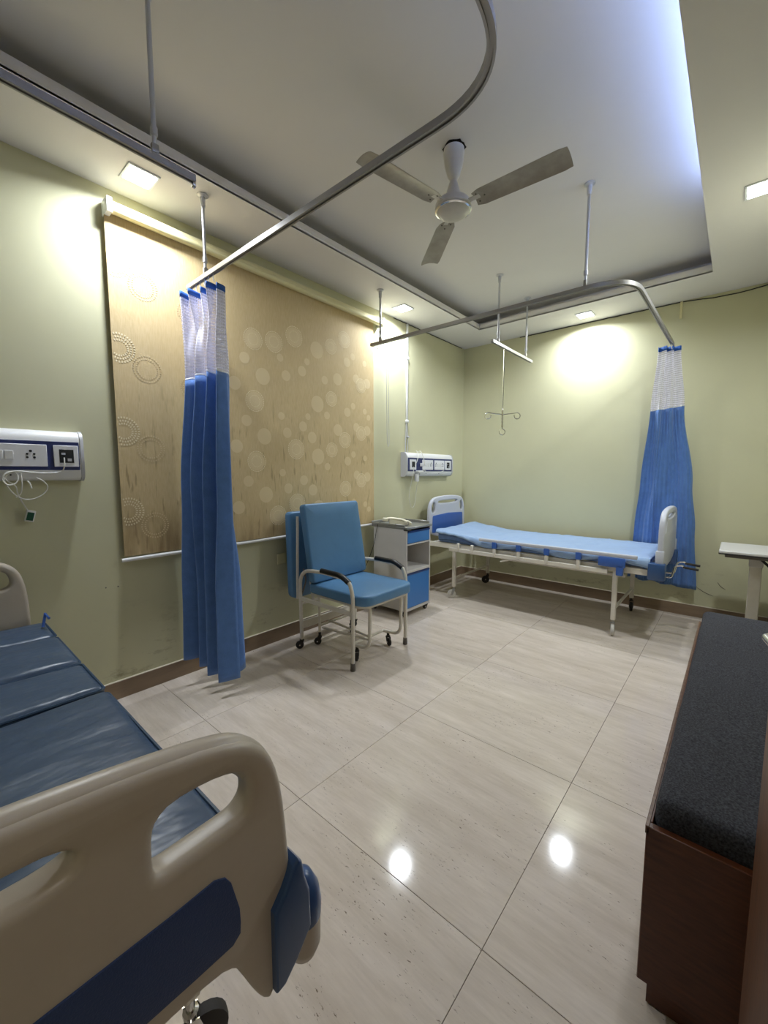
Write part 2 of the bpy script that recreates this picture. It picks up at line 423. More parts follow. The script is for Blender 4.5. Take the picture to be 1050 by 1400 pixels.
HB = 3.1
struct(MB().box(-.12, 0, YF, L, -.06, HB).build('wall_left', 'wall_paint', smooth=False), 'pale yellow-green painted wall behind the roller blind and bed heads', 'wall')
struct(MB().box(-.12, XR + .12, L, L + .12, -.06, HB).build('wall_back', 'wall_paint', smooth=False), 'pale yellow-green painted wall at the far end behind the made bed', 'wall')
struct(MB().box(-.12, XR + .12, YF - .12, YF, -.06, HB).build('wall_front', 'wall_paint', smooth=False), 'pale yellow-green wall behind the viewpoint', 'wall')
wr = MB().box(XR, XR + .12, .07, L, -.06, HB).box(XR, XR + .12, YF, -.85, -.06, HB).box(XR, XR + .12, -.85, .07, 2.1, HB)
struct(wr.build('wall_right', 'wall_paint', smooth=False), 'pale yellow-green right wall with the doorway, beyond the bench', 'wall')
struct(MB().box(XR + .12, XR + 1.3, YF - .12, .6, -.06, -.002).build('floor', 'grout', smooth=False), 'corridor floor outside the doorway', 'floor')
struct(MB().box(XR + 1.3, XR + 1.4, YF - .12, .6, -.06, HB).box(XR + .12, XR + 1.3, YF - .22, YF - .12, -.06, HB).box(XR + .12, XR + 1.3, .6, .7, -.06, HB).build('wall_corridor', 'wall_paint', smooth=False), 'corridor wall outside the doorway', 'wall')
struct(MB().box(XR + .12, XR + 1.3, YF - .12, .6, 2.6, 2.7).build('ceiling', 'ceiling_paint', smooth=False), 'corridor ceiling outside the doorway', 'ceiling')
dc = MB().box(XR - .015, XR + .13, .07, .13, 0, 2.16, .004).box(XR - .015, XR + .13, -.91, -.85, 0, 2.16, .004).box(XR - .015, XR + .13, -.85, .07, 2.1, 2.16, .004)
struct(dc.build('trim_1', 'door_wood'), 'brown wooden door casing around the doorway', 'trim')

ce = struct(MB().box(-.12, XR + .12, YF, L + .12, HU, HU + .1).build('ceiling', 'ceiling_paint', smooth=False), 'grey white tray ceiling with a lowered border', 'ceiling')
# lowered border with an upright lip; the cove behind it
CD = .20
so = MB()
so.box(0, TX0 - CD, YF, L, H, HU); so.box(TX1 + CD, XR, YF, L, H, HU)
so.box(TX0 - CD, TX1 + CD, TY1 + CD, L, H, HU); so.box(TX0 - CD, TX1 + CD, YF, TY0 - CD, H, HU)
so.box(TX0 - CD, TX0, TY0 - CD, TY1 + CD, H, H + .012); so.box(TX1, TX1 + CD, TY0 - CD, TY1 + CD, H, H + .012)
so.box(TX0, TX1, TY1, TY1 + CD, H, H + .012); so.box(TX0, TX1, TY0 - CD, TY0, H, H + .012)
so.build('lowered_border', 'ceiling_paint', ce, smooth=False)
lip = MB()
lip.box(TX0 - .02, TX0, TY0 - .02, TY1 + .02, H + .0005, H + .062, .003); lip.box(TX1, TX1 + .02, TY0 - .02, TY1 + .02, H + .0005, H + .062, .003)
lip.box(TX0, TX1, TY1, TY1 + .02, H + .0005, H + .062, .003); lip.box(TX0, TX1, TY0 - .02, TY0, H + .0005, H + .062, .003)
lip.build('cove_lip', 'ceiling_paint', ce)
hole = []
for k in range(22):
    w = 2 * PI * k / 22; r = .052 + .012 * random.random(); hole.append((1.43 + r * math.cos(w), 1.955 + r * math.sin(w)))
MB().prism(hole, 2, HU - .002, HU + .001).build('rough_opening', 'dark_hole', ce, smooth=False)
cs = MB().box(2.588, 2.596, -.3, 3.05, H + .040, H + .056)
tag(cs.build('led_strip', 'cove_glow', smooth=False), 'blue white cove strip light glowing behind the right tray edge', 'light')

for i, (x, y, lb) in enumerate(LAMPS):
    t = thing('ceiling_light', lb, 'light', (x, y, H), 'square recessed downlights'); w = .062
    fr = MB()
    for (a, b, c, d) in ((-w - .012, w + .012, -w - .012, -w), (-w - .012, w + .012, w, w + .012), (-w - .012, -w, -w, w), (w, w + .012, -w, w)):
        fr.box(x + a, x + b, y + c, y + d, H - .007, H - .0005, .002, 1)
    fr.build('frame', 'lamp_frame', t)
    MB().box(x - w, x + w, y - w, y + w, H - .009, H - .001, .002, 1).build('diffuser', 'lamp_glow', t)

def base(name, x0, x1, y0, y1, lab):
    o = MB().box(x0, x1, y0, y1, 0.0005, .103).build(name, 'skirting', smooth=False); struct(o, lab, 'skirting'); return o
base('baseboard_left', .0005, .014, YF, L, 'brown stone skirting along the left wall')
base('baseboard_back', .014, XR, L - .014, L - .0005, 'brown stone skirting along the back wall')
base('baseboard_right', XR - .014, XR - .0005, .14, L - .014, 'brown stone skirting along the right wall')
tp = MB().box(.0005, .015, YF, L - .015, .103, .107).box(.015, XR, L - .015, L - .0005, .103, .107)
struct(tp.build('trim_2', 'white_line', smooth=False), 'pale grout line on top of the skirting', 'trim')

# cable sagging along the back wall and ceiling joint, plus stub of conduit
pts = [(.7 + 2.2 * i / 30, L - .006, H - .004 - (.018 if False else 0) - .026 * max(0, math.sin(PI * min(1, max(0, (.7 + 2.2 * i / 30 - 2.2) / .62)))) - .004 * abs(math.sin(i * 1.3))) for i in range(31)]
tag(MB().tube(pts, .004, 6).build('cable', 'rail_dark'), 'thin cable sagging along the top of the back wall', 'cable')
tag(MB().box(2.155, 2.175, L - .012, L - .0005, 2.655, 2.80, .003).build('conduit', 'roller_cream'), 'short stub of trunking at the top of the back wall', 'conduit')
cp = MB().tube([(.004, 3.2 + .05 * i, H - .004 - .003 * (i % 2)) for i in range(27)], .0035, 6)
tag(cp.build('cable', 'rail_dark'), 'thin cable along the top of the left wall beside the corner', 'cable')

# ---------------------------------------------------------------- conduit down to the far panel
t = thing('conduit', 'white surface conduit running down the wall to the far bedhead panel', 'conduit', (.012, 3.41, 1.53))
MB().box(.0005, .02, 3.40, 3.42, 1.82, 2.795, .004).build('trunking', 'plastic_white', t)
for z in (2.46, 1.83): MB().box(.0005, .026, 3.393, 3.427, z - .018, z + .012, .004).build('clip', 'plastic_white', t)
MB().tube([(.012, 3.40, 1.83), (.012, 3.395, 1.7), (.012, 3.385, 1.6), (.014, 3.385, 1.5)], .005, 6).build('pipe', 'plastic_grey', t)
MB().tube([(.012, 3.418, 1.83), (.012, 3.42, 1.72), (.012, 3.424, 1.6), (.014, 3.424, 1.5)], .004, 6).build('pipe', 'plastic_grey', t)
MB().box(.002, .03, 3.412, 3.436, 1.66, 1.675, .003).build('clip', 'plastic_grey', t)

# ---------------------------------------------------------------- roller blind
t = thing('roller_blind', 'wide beige patterned roller blind with stained lower edge covering the left wall', 'blind', (.04, 1.8, .8))
BY0, BY1, BZ0, BZ1 = .772, 2.87, .825, 2.665
V = []; F = []; nx, nz_ = 60, 12
for i in range(nx + 1):
    for k in range(nz_ + 1):
        y = BY0 + (BY1 - BY0) * i / nx; z = BZ0 + (BZ1 - BZ0) * k / nz_
        w = (1 - k / nz_) ; V.append((.036 + .004 * w * math.sin(y * 5.1) + .002 * math.sin(y * 13) * w, y, z))
for i in range(nx):
    for k in range(nz_):
        a = i * (nz_ + 1) + k; F.append((a, a + nz_ + 1, a + nz_ + 2, a + 1))
n0 = len(V); V2 = [(p[0] - .002, p[1], p[2]) for p in V]
MB().add(V, F).add(V2, [f[::-1] for f in F]).build('fabric', 'blind_fabric', t)
def bx(y, z):
    w = (BZ1 - z) / (BZ1 - BZ0); return .036 + .004 * w * math.sin(y * 5.1) + .002 * math.sin(y * 13) * w + .0008
mo = MB(); ms_ = MB()
def disc(mb, y, z, r, n=18):
    if y + r > BY1 - .004 or y - r < BY0 + .002: n_ok = False
    pts_ = []
    for k in range(n):
        a = y + r * math.cos(2 * PI * k / n); b = z + r * math.sin(2 * PI * k / n); a = min(max(a, BY0 + .002), BY1 - .002)
        pts_.append((bx(a, b), a, b))
    mb.add([(bx(y, z), min(max(y, BY0 + .002), BY1 - .002), z)] + pts_, [(0, 1 + k, 1 + (k + 1) % n) for k in range(n)])
def ring(mb, y, z, r, wd_, n, duty=.55, a0=0, a1=2 * PI):
    for k in range(n):
        s0 = a0 + (a1 - a0) * k / n; s1 = s0 + (a1 - a0) / n * duty
        q = []
        for (rr, w) in ((r - wd_ / 2, s0), (r + wd_ / 2, s0), (r + wd_ / 2, s1), (r - wd_ / 2, s1)):
            q.append((y + rr * math.cos(w), z + rr * math.sin(w)))
        if min(p[0] for p in q) < BY0 + .002 or max(p[0] for p in q) > BY1 - .002: continue
        mb.add([(bx(*p) + .0006, p[0], p[1]) for p in q], [(0, 1, 2, 3)])
# big dotted rings near the left edge (a column repeating down) and fainter ones beside it
for z in (2.43, 1.98, 1.53, 1.08):
    for (rr, nn) in ((.075, 34), (.058, 28), (.042, 22)): ring(mo, BY0 + .035, z, rr, .010, nn, .5)
    for (rr, nn) in ((.072, 34), (.055, 28)): ring(ms_, BY0 + .17, z - .09, rr, .008, nn, .5)
    for (rr, nn) in ((.065, 30), (.05, 24)): ring(ms_, BY0 + .42, z - .16, rr, .008, nn, .5)
rng = random.Random(11)
for rep in range(5):
    zb = 2.52 - rep * .42
    for (dy, dz, r, br) in ((-.02, 0, .034, 0), (.0, .12, .02, 0), (-.10, -.03, .042, 1), (-.16, .02, .03, 0), (-.30, -.10, .045, 1), (-.38, -.02, .038, 0), (-.27, .14, .03, 0),
                            (-.45, -.19, .04, 1), (-.52, -.05, .026, 0), (-.60, -.25, .05, 0), (-.66, -.10, .035, 0), (-.75, -.02, .03, 0), (-.82, -.20, .052, 1), (-.9, -.08, .03, 0), (-1.32, -.2, .035, 0),
                            (-1.0, -.28, .05, 1), (-1.1, -.12, .045, 0), (-1.17, -.3, .05, 1), (-1.24, -.02, .03, 0), (-.2, -.22, .022, 0), (-.05, -.25, .02, 0), (-.7, -.36, .02, 0), (-.95, -.38, .022, 0), (-.5, -.33, .024, 0)):
        y = 2.80 + dy; z = zb + dz + .15 * dy * 0
        if not (BZ0 + .06 < z < BZ1 - .2 + .12 * dy): continue
        if rng.random() < .12: continue
        r *= 1.3
        disc(ms_, y, z, r)
        if br: ring(mo, y, z, r + .006, .005, 30, .7); ring(mo, y, z, r * .6, .004, 20, .5)
for q in (mo.build('printed_rings', 'motif_bright', t, smooth=False), ms_.build('printed_circles', 'motif_soft', t, smooth=False)): q['kind'] = 'stuff'
MB().tube([(.058, .80, 2.686), (.058, 2.94, 2.672)], .030, 20).build('roller', 'roller_cream', t)
MB().tube([(.078, .80, 2.668), (.078, 2.94, 2.654)], .017, 12).build('valance', 'roller_cream', t)
for (y, z) in ((.785, 2.686), (2.955, 2.672)):
    MB().box(.0005, .092, y - .014, y + .014, z - .04, z + .035, .006).build('bracket', 'plastic_white', t)
MB().tube([(.034, .755, .806), (.034, 2.0, .812), (.034, 2.90, .812)], .011, 12).build('bottom_bar', 'plastic_white', t)
ch = [(.075, 3.0, 2.65), (.07, 3.015, 2.2), (.06, 3.035, 1.75), (.055, 3.045, 1.58), (.055, 3.06, 1.55), (.055, 3.075, 1.58), (.06, 3.06, 1.9), (.075, 3.03, 2.65)]
MB().tube(ch, .0022, 6).build('pull_chain', 'plastic_grey', t)

# ---------------------------------------------------------------- bedhead service panels
def bed_panel(y0, label, rev=False):
    z0, z1, ln = 1.262, 1.506, .888; y1 = y0 + ln
    t = thing('bedhead_panel', label, 'panel', (0.001, (y0 + y1) / 2, z0), 'bedhead service panels')
    prof = [(.001, z0 + .01), (.001, z1), (.04, z1), (.062, z1 - .012), (.078, z1 - .045), (.078, z0 + .05), (.068, z0 + .016), (.045, z0), (.01, z0)]
    MB().prism(prof, 1, y0 + .012, y1 - .012).build('body', 'plastic_white', t)
    for a in (y0, y1 - .014):
        p2 = [((u - .04) * 1.06 + .042 if u > .01 else .001, (w - (z0 + z1) / 2) * 1.03 + (z0 + z1) / 2) for (u, w) in prof]
        MB().prism(p2, 1, a, a + .014).build('end_cap', 'plastic_grey', t)
    zc = 1.385
    MB().box(.076, .0795, y0 + .02, y1 - .02, zc - .072, zc + .068, .001, 1).build('blue_strip', 'panel_navy', t)
    f = (lambda d: y1 - d) if rev else (lambda d: y0 + d)
    def pl(d0, d1, kind):
        a, b = sorted((f(d0), f(d1)))
        p = MB().box(.078, .085, a, b, zc - .055, zc + .05, .002, 1).build('socket_plate', 'plate_white', t)
        c = (a + b) / 2
        if kind == 'sw':
            for (dy) in (-.36, .30):
                q = c + dy * (b - a)
                s = MB()
                for (u, w, r) in ((0, .018, .006), (-.013, .004, .005), (.013, .004, .005), (-.013, -.012, .005), (.013, -.012, .005)):
                    s.lathe([(r, .0), (r, .0012)], (.085, q + u, zc + w), 'x', 10)
                s.build('socket_holes', 'socket_dark', p)
            MB().box(.085, .088, c - .035, c - .005, zc - .022, zc + .018, .001, 1).box(.085, .088, c + .001, c + .031, zc - .022, zc + .018, .001, 1).build('rocker_switch', 'plastic_white', p)
        if kind == 'data':
            MB().box(.085, .0865, c - .028, c + .03, zc - .036, zc + .03, .0005, 1).build('data_socket', 'socket_dark', p)
            MB().box(.0865, .0885, c - .02, c - .004, zc + .004, zc + .014).box(.0865, .0885, c + .004, c + .020, zc - .028, zc - .014).build('port', 'plastic_grey', p)
        if kind == 'dark':
            MB().box(.085, .092, c - .022, c + .022, zc - .03, zc + .028, .001, 1).build('data_socket', 'socket_dark', p)
    if rev:
        pl(.025, .125, 'data'); pl(.15, .46, 'sw'); pl(.48, .72, 'sw')
    else:
        pl(.05, .16, 'dark'); pl(.27, .47, 'sw'); pl(.50, .70, 'sw'); pl(.715, .84, 'data')
    s = MB()
    for d in (.12, .35, .6): MB().lathe([(.004, 0), (.004, .002)], (.074, y0 + d, z0 + .028), 'x', 8).build('screw', 'socket_dark', t)
    return t
bed_panel(-.285, 'white bedhead service panel with blue strip above the near bed, left edge of photo', True)
bed_panel(3.322, 'white bedhead service panel with blue strip beside the room corner above the cabinet')
# call handset and wires, near panel
t = thing('nurse_call_handset', 'small white call handset with green label dangling below the near bedhead panel', 'handset', (.02, .38, 1.06))
Mh = Matrix.Translation((.03, .378, 1.09)) @ Matrix.Rotation(-.25, 4, 'X')
MB().box(-.010, .010, -.018, .018, -.028, .028, .004, 2, M=Mh).build('handset_body', 'plastic_white', t)
MB().box(.0095, .012, -.013, .013, -.022, .018, .0005, 1, M=Mh).build('green_label', 'label_green', t)
MB().tube(chaikin([(.03, .371, 1.118), (.04, .352, 1.16), (.06, .335, 1.20), (.09, .33, 1.24), (.09, .30, 1.26), (.088, .29, 1.28), (.09, .32, 1.305), (.088, .36, 1.30)], 2, False), .0028, 6).build('lead', 'wire_white', t)
w = MB()
w.tube(chaikin([(.088, .518, 1.375), (.10, .515, 1.33), (.088, .505, 1.302), (.084, .44, 1.296), (.088, .38, 1.303), (.095, .33, 1.31), (.10, .29, 1.295), (.10, .28, 1.265), (.10, .30, 1.24), (.10, .33, 1.25), (.095, .34, 1.28), (.09, .33, 1.305), (.09, .30, 1.305), (.09, .285, 1.28),
                (.09, .30, 1.23), (.085, .33, 1.185), (.08, .375, 1.168), (.08, .425, 1.19), (.082, .45, 1.23), (.085, .43, 1.262), (.088, .405, 1.275)], 2, False), .0028, 6)
w.tube(chaikin([(.088, .35, 1.30), (.10, .35, 1.25), (.09, .345, 1.20), (.085, .325, 1.185)], 2, False), .0025, 6)
w.tube(chaikin([(.09, .37, 1.262), (.095, .378, 1.25), (.095, .383, 1.225)], 1, False), .003, 6)
tag(w.build('data_cable', 'wire_white'), 'looped white cable hanging from the near bedhead panel', 'cable')
# plug, bell box and wires, far panel
t = thing('call_bell_lead', 'white plug and tangled leads on the far bedhead panel', 'cable', (.09, 3.46, 1.2))
MB().box(.085, .13, 3.545, 3.575, 1.365, 1.40, .004).build('plug', 'plastic_white', t)
MB().box(.082, .125, 3.47, 3.56, 1.30, 1.322, .006).build('plug', 'plastic_white', t)
MB().box(.06, .10, 3.475, 3.515, 1.205, 1.29, .008).build('junction_box', 'plastic_white', t)
w = MB()
w.tube(chaikin([(.13, 3.56, 1.38), (.14, 3.54, 1.44), (.10, 3.545, 1.52), (.06, 3.56, 1.53), (.03, 3.60, 1.52)], 2, False), .004, 6)
w.tube(chaikin([(.10, 3.44, 1.38), (.12, 3.45, 1.42), (.10, 3.50, 1.50), (.05, 3.52, 1.53)], 2, False), .0035, 6)
w.tube(chaikin([(.11, 3.40, 1.36), (.115, 3.39, 1.30), (.08, 3.40, 1.2), (.03, 3.42, 1.05), (.02, 3.47, .95), (.02, 3.50, .92), (.02, 3.55, .96), (.02, 3.57, 1.1), (.05, 3.56, 1.25), (.09, 3.55, 1.31)], 2, False), .003, 6)
w.tube(chaikin([(.09, 3.60, 1.33), (.10, 3.70, 1.29), (.10, 3.85, 1.295), (.09, 4.0, 1.32)], 2, False), .003, 6)
w.build('lead', 'wire_white', t)

# ---------------------------------------------------------------- curtain tracks and infusion rails
RP = [(-.012, .012), (.012, .012), (.012, -.012), (.005, -.012), (.005, -.006), (-.005, -.006), (-.005, -.012), (-.012, -.012)]
ZT = 2.38
def rod(parent, x, y, ztop, zb=ZT + .012, r=.0085, name='hanger_rod'):
    m = MB().lathe([(.030, ztop - .0005), (.030, ztop - .006), (.014, ztop - .014), (.013, ztop - .06), (r, ztop - .065), (r, zb + .09), (.012, zb + .088), (.012, zb + .062), (r * .9, zb + .058), (r * .9, zb + .03)], (x, y, 0), 'z', 14)
    o = m.build(name, 'rod_white', parent)
    MB().box(x - .009, x + .009, y - .012, y + .012, zb - .001, zb + .034, .003).build('clamp', 'rail_steel', o)
    return o
def track(name, path, rods, label, cat):
    t = thing(name, label, cat, path[0])
    MB().sweep(RP, path).build('rail', 'rail_steel', t)
    for (x, y, z) in rods: rod(t, x, y, z)
    return t
p1 = fillet([(.12, 1.158, ZT), (2.13, 1.158, ZT), (2.13, -1.10, ZT)], .27, 14)
track('curtain_track', p1, [(.335, 1.160, H), (2.13, -.35, H + .16)], 'long steel curtain track on rods curving overhead around the near bed', 'track')
p2 = fillet([(.20, 2.66, ZT), (2.13, 2.69, ZT), (2.15, 4.30, ZT)], .24, 14)
t2 = track('curtain_track', p2, [(.30, 2.665, H), (1.885, 2.688, HU)], 'steel curtain track with bent corner around the far made bed', 'track')
for k in range(5):
    x = .235 + .035 * k
    MB().tube([(x, 2.662, ZT - .012), (x, 2.662, ZT - .03), (x + .004, 2.668, ZT - .045), (x + .008, 2.662, ZT - .05)], .0028, 5).build('runner', 'hook_white', t2)
ZI = 2.395
t = thing('infusion_rail', 'ceiling hung steel infusion rail at upper left above the near bed', 'rail', (1.02, .3, ZI))
MB().sweep(RP, [(1.022, -.35, ZI), (1.022, .785, ZI)]).build('rail', 'rail_steel', t)
rod(t, 1.022, .648, HU, ZI + .012); rod(t, 1.022, -.2, HU, ZI + .012)
MB().box(1.014, 1.030, .775, .788, ZI - .03, ZI - .008, .003).build('end_stop', 'chrome', t)
t = thing('infusion_rail', 'short ceiling hung steel infusion rail with rods over the far bed', 'rail', (1.02, 3.7, ZI))
MB().sweep(RP, [(1.012, 3.27, ZI), (1.012, 4.13, ZI)]).build('rail', 'rail_steel', t)
rod(t, 1.012, 3.38, HU, ZI + .012); rod(t, 1.012, 3.98, HU, ZI + .012)
t = thing('infusion_hanger', 'steel infusion bottle hanger with curled hooks hanging over the far bed', 'hanger', (1.02, 3.50, 1.66))
X, Y = 1.015, 3.50
MB().tube([(X, Y, ZI - .012), (X, Y, 2.22), (X + .002, Y, 2.20), (X, Y, 2.18), (X, Y, 1.86)], [.006, .006, .0065, .005, .005], 8).build('rod', 'chrome', t)
MB().lathe([(.007, 1.70), (.010, 1.72), (.007, 1.735), (.010, 1.75), (.007, 1.765), (.010, 1.78), (.007, 1.795), (.011, 1.81), (.008, 1.83), (.011, 1.845), (.006, 1.87)], (X, Y, 0), 'z', 10).build('collar', 'chrome', t)
for s in (-1, 1):
    d = Vector((.757, .652, 0)) * s
    pp = [Vector((X, Y, 1.815)), Vector((X, Y, 1.822)) + d * .07, Vector((X, Y, 1.83)) + d * .13]
    c = Vector((X, Y, 1.803)) + d * .130
    for k in range(13):
        w = PI / 2 - k / 12 * 1.6 * PI
        pp.append(c + d * (.027 * math.cos(w)) + Vector((0, 0, .027 * math.sin(w))))
    MB().tube([tuple(p) for p in pp], .004, 7).build('hook', 'chrome', t)
pp = [(X, Y, 1.70)] + [(X + .757 * .026 * math.sin(w), Y + .652 * .026 * math.sin(w), 1.662 + .026 * math.cos(w)) for w in [i / 14 * 1.75 * PI for i in range(15)]]
MB().tube(pp, .004, 7).build('hook', 'chrome', t)

# ---------------------------------------------------------------- curtains
def interp(tab, s):
    for (a, b) in zip(tab, tab[1:]):
        if s <= b[0]:
            k = (s - a[0]) / (b[0] - a[0]); return [a[i] * (1 - k) + b[i] * k for i in range(1, len(a))]
    return list(tab[-1][1:])
def curtain(label, loc, secs, zsplit, zband, hem, NS=260, hooks=(), sag=lambda s: 0):
    """secs: list of (z, function s->(x,y)) from top to bottom; hem(s)->z of the lower edge"""
    t = thing('privacy_curtain', label, 'curtain', loc, 'blue hospital privacy curtains with white net tops')
    def pos(s, f):
        ztop = secs[0][0]; zb = hem(s); z = ztop + (zb - ztop) * f
        for (a, b) in zip(secs, secs[1:]):
            if z >= b[0] or b is secs[-1]:
                zz = z - sag(s) * (1 - f) ** 4
                k = min(1, max(0, (a[0] - z) / (a[0] - b[0]))); k2 = k * k * (3 - 2 * k)
                pa, pb = a[1](s), b[1](s); return (pa[0] * (1 - k2) + pb[0] * k2, pa[1] * (1 - k2) + pb[1] * k2, zz)
    ztop = secs[0][0]
    def part(name, m, f0, f1, nz, off=0):
        V = []; F = []; U = []
        for i in range(NS + 1):
            s = i / NS
            for k in range(nz + 1):
                zt = ztop if False else None
                a = f0(s); b = f1(s); f = a + (b - a) * k / nz
                p = pos(s, f); V.append(p); U.append((s * 2.2, p[2]))
        for i in range(NS):
            for k in range(nz):
                a = i * (nz + 1) + k; F.append((a, a + nz + 1, a + nz + 2, a + 1))
        o = MB().add(V, F).build(name, m, t, ang=80)
        uvl = o.data.uv_layers.new(name='UVMap')
        for lp in o.data.loops: uvl.data[lp.index].uv = U[lp.vertex_index]
        md = o.modifiers.new('thickness', 'SOLIDIFY'); md.thickness = .0015; md.offset = 0
        if m == 'curtain_net': o.modifiers.remove(md)
        return o
    fz = lambda z: (lambda s: (ztop - z(s)) / (ztop - hem(s)))
    part('header_tape', 'curtain_tape', lambda s: 0, fz(lambda s: zband), 2)
    part('net_panel', 'curtain_net', fz(lambda s: zband), fz(zsplit), 24)
    part('fabric_panel', 'curtain_blue', fz(zsplit), lambda s: 1, 40)
    part('seam', 'hook_white', fz(lambda s: zsplit(s) + .006), fz(lambda s: zsplit(s) - .004), 1)
    for (x, y, z) in hooks:
        MB().tube([(x, y, z), (x, y, z - .03), (x + .003, y + .004, z - .04)], .003, 5).build('hook', 'hook_white', t)
    return t
def folds(xs, ys, n, amp, ph, dirv, seedv):
    """bunch running xs->ys with n folds of amplitude amp sideways"""
    r = random.Random(seedv); A = [amp * (.65 + .6 * r.random()) for _ in range(n * 2 + 2)]; lean = [(r.random() - .5) * .4 for _ in range(n * 2 + 2)]
    ex, ey = ys[0] - xs[0], ys[1] - xs[1]
    def f(s):
        q = s * n * 2; i = int(min(q, n * 2 - 1)); fr = q - i
        sg = 1 if i % 2 == 0 else -1
        b = math.sin(PI * fr); b = abs(b) ** .75
        o = sg * A[i] * b + .003 * math.sin(s * 97)
        along = s + (lean[i] * b + .35 * math.sin(2 * PI * fr) * sg * 0) / (n * 2)
        return (xs[0] + ex * along + dirv[0] * o, xs[1] + ey * along + dirv[1] * o)
    return f
c1 = [(2.352, folds((.14, 1.10), (.43, 1.22), 5, .058, 0, (-.45, .9), 3)),
      (1.95, folds((.16, 1.10), (.44, 1.21), 4, .060, 0, (-.3, .95), 4)),
      (1.2, folds((.14, 1.10), (.46, 1.20), 4, .070, 0, (.1, 1), 5)),
      (.6, folds((.14, 1.10), (.47, 1.20), 4, .090, 0, (.25, .97), 6)),
      (.05, folds((.12, 1.10), (.50, 1.19), 4, .096, 0, (.3, .95), 6))]
curtain('blue and white privacy curtain bunched in front of the roller blind', (.3, 1.16, .1), c1,
        lambda s: 1.872 - .035 * (1 - s) + .008 * math.sin(s * 30), 2.318,
        lambda s: .105 + .10 * (1 - s) ** 1.3 + .012 * math.sin(s * 25), hooks=[(.17 + .05 * k, 1.158, ZT - .008) for k in range(6)], sag=lambda s: .045 * (1 - s) ** 1.2 + .012 * abs(math.sin(s * 19)) + (.03 if s > .9 else 0) * (s - .9) * 10)
c2 = [(2.362, folds((2.06, 4.25), (2.20, 4.34), 3, .030, 0, (-.6, .75), 8)),
      (1.87, folds((2.01, 4.36), (2.25, 4.42), 3, .022, 0, (-.2, 1), 8)),
      (1.2, folds((1.95, 4.46), (2.34, 4.47), 2, .022, 0, (-.1, 1), 9)),
      (.8, folds((1.92, 4.478), (2.38, 4.485), 3, .018, 0, (0, 1), 9)),
      (.2, folds((1.88, 4.49), (2.42, 4.495), 3, .020, 0, (0, 1), 12))]
curtain('blue and white privacy curtain hanging behind the far bed footboard by the back wall', (2.15, 4.40, .27), c2,
        lambda s: 1.845 + .03 * s, 2.325, lambda s: .262 + .035 * (1 - s) + .006 * math.sin(s * 22), hooks=[(2.148, 4.24 + .03 * k, ZT - .008) for k in range(2)])

# ---------------------------------------------------------------- ceiling fan
FX, FY = 1.43, 1.95; FZ = 2.665
t = thing('ceiling_fan', 'white three bladed ceiling fan hanging from the tray ceiling', 'fan', (FX, FY, FZ))
MB().lathe([(.052, HU - .01), (.054, HU - .03), (.046, HU - .09), (.030, HU - .14), (.014, HU - .165)], (FX, FY, 0)).build('canopy', 'fan_white', t)
MB().lathe([(.010, HU - .12), (.010, FZ + .10)], (FX, FY, 0), 'z', 12).build('downrod', 'fan_white', t)
MB().lathe([(.014, FZ + .135), (.022, FZ + .12), (.040, FZ + .06), (.052, FZ + .035), (.056, FZ + .03)], (FX, FY, 0)).build('lower_canopy', 'fan_white', t)
MB().lathe([(.050, FZ + .035), (.082, FZ + .03), (.092, FZ + .014), (.094, FZ - .004), (.088, FZ - .012)], (FX, FY, 0), 'z', 36).build('motor_housing', 'fan_white', t)
MB().lathe([(.090, FZ - .008), (.093, FZ - .014), (.088, FZ - .018)], (FX, FY, 0), 'z', 36).build('trim_ring', 'chrome', t)
MB().lathe([(.086, FZ - .014), (.078, FZ - .026), (.055, FZ - .038), (.025, FZ - .044), (.001, FZ - .045)], (FX, FY, 0), 'z', 36).build('bottom_cap', 'fan_white', t)
blade0 = None
for a in (BLADES := (PI * 2 - 1.71 - .05, .0 + .04, 2.39)):
    Mx = Matrix.Translation((FX, FY, FZ + .004)) @ Matrix.Rotation(a, 4, 'Z')
    pitchM = Mx @ Matrix.Rotation(math.radians(-9), 4, 'X')
    n = 12; V = []; F = []
    for i in range(n + 1):
        x = .122 + (.572 - .122) * i / n; hw = .052 + .009 * i / n
        if i == 0: hw *= .78
        if i == n: hw *= .9
        for k in range(7):
            y = -hw + 2 * hw * k / 6; V.append((x, y, -.010 * (y / hw) ** 2))
    for i in range(n):
        for k in range(6):
            q = i * 7 + k; F.append((q, q + 7, q + 8, q + 1))
    m = MB().add(V, F).add([(p[0], p[1], p[2] + .002) for p in V], [f[::-1] for f in F]).xf(pitchM)
    bl = m.build('blade', 'fan_blade', t)
    MB().box(.075, .15, -.013, .013, -.001, .003, .001, 1, M=pitchM).build('blade_iron', 'fan_white', bl)
    s = MB()
    for (x, y) in ((.140, -.025), (.140, .025), (.175, .0)): MB().lathe([(.004, -.002), (.004, -.005), (.001, -.006)], (x, y, -.004), 'z', 8).xf(pitchM).build('screw', 'rubber_grey', bl)
    pass

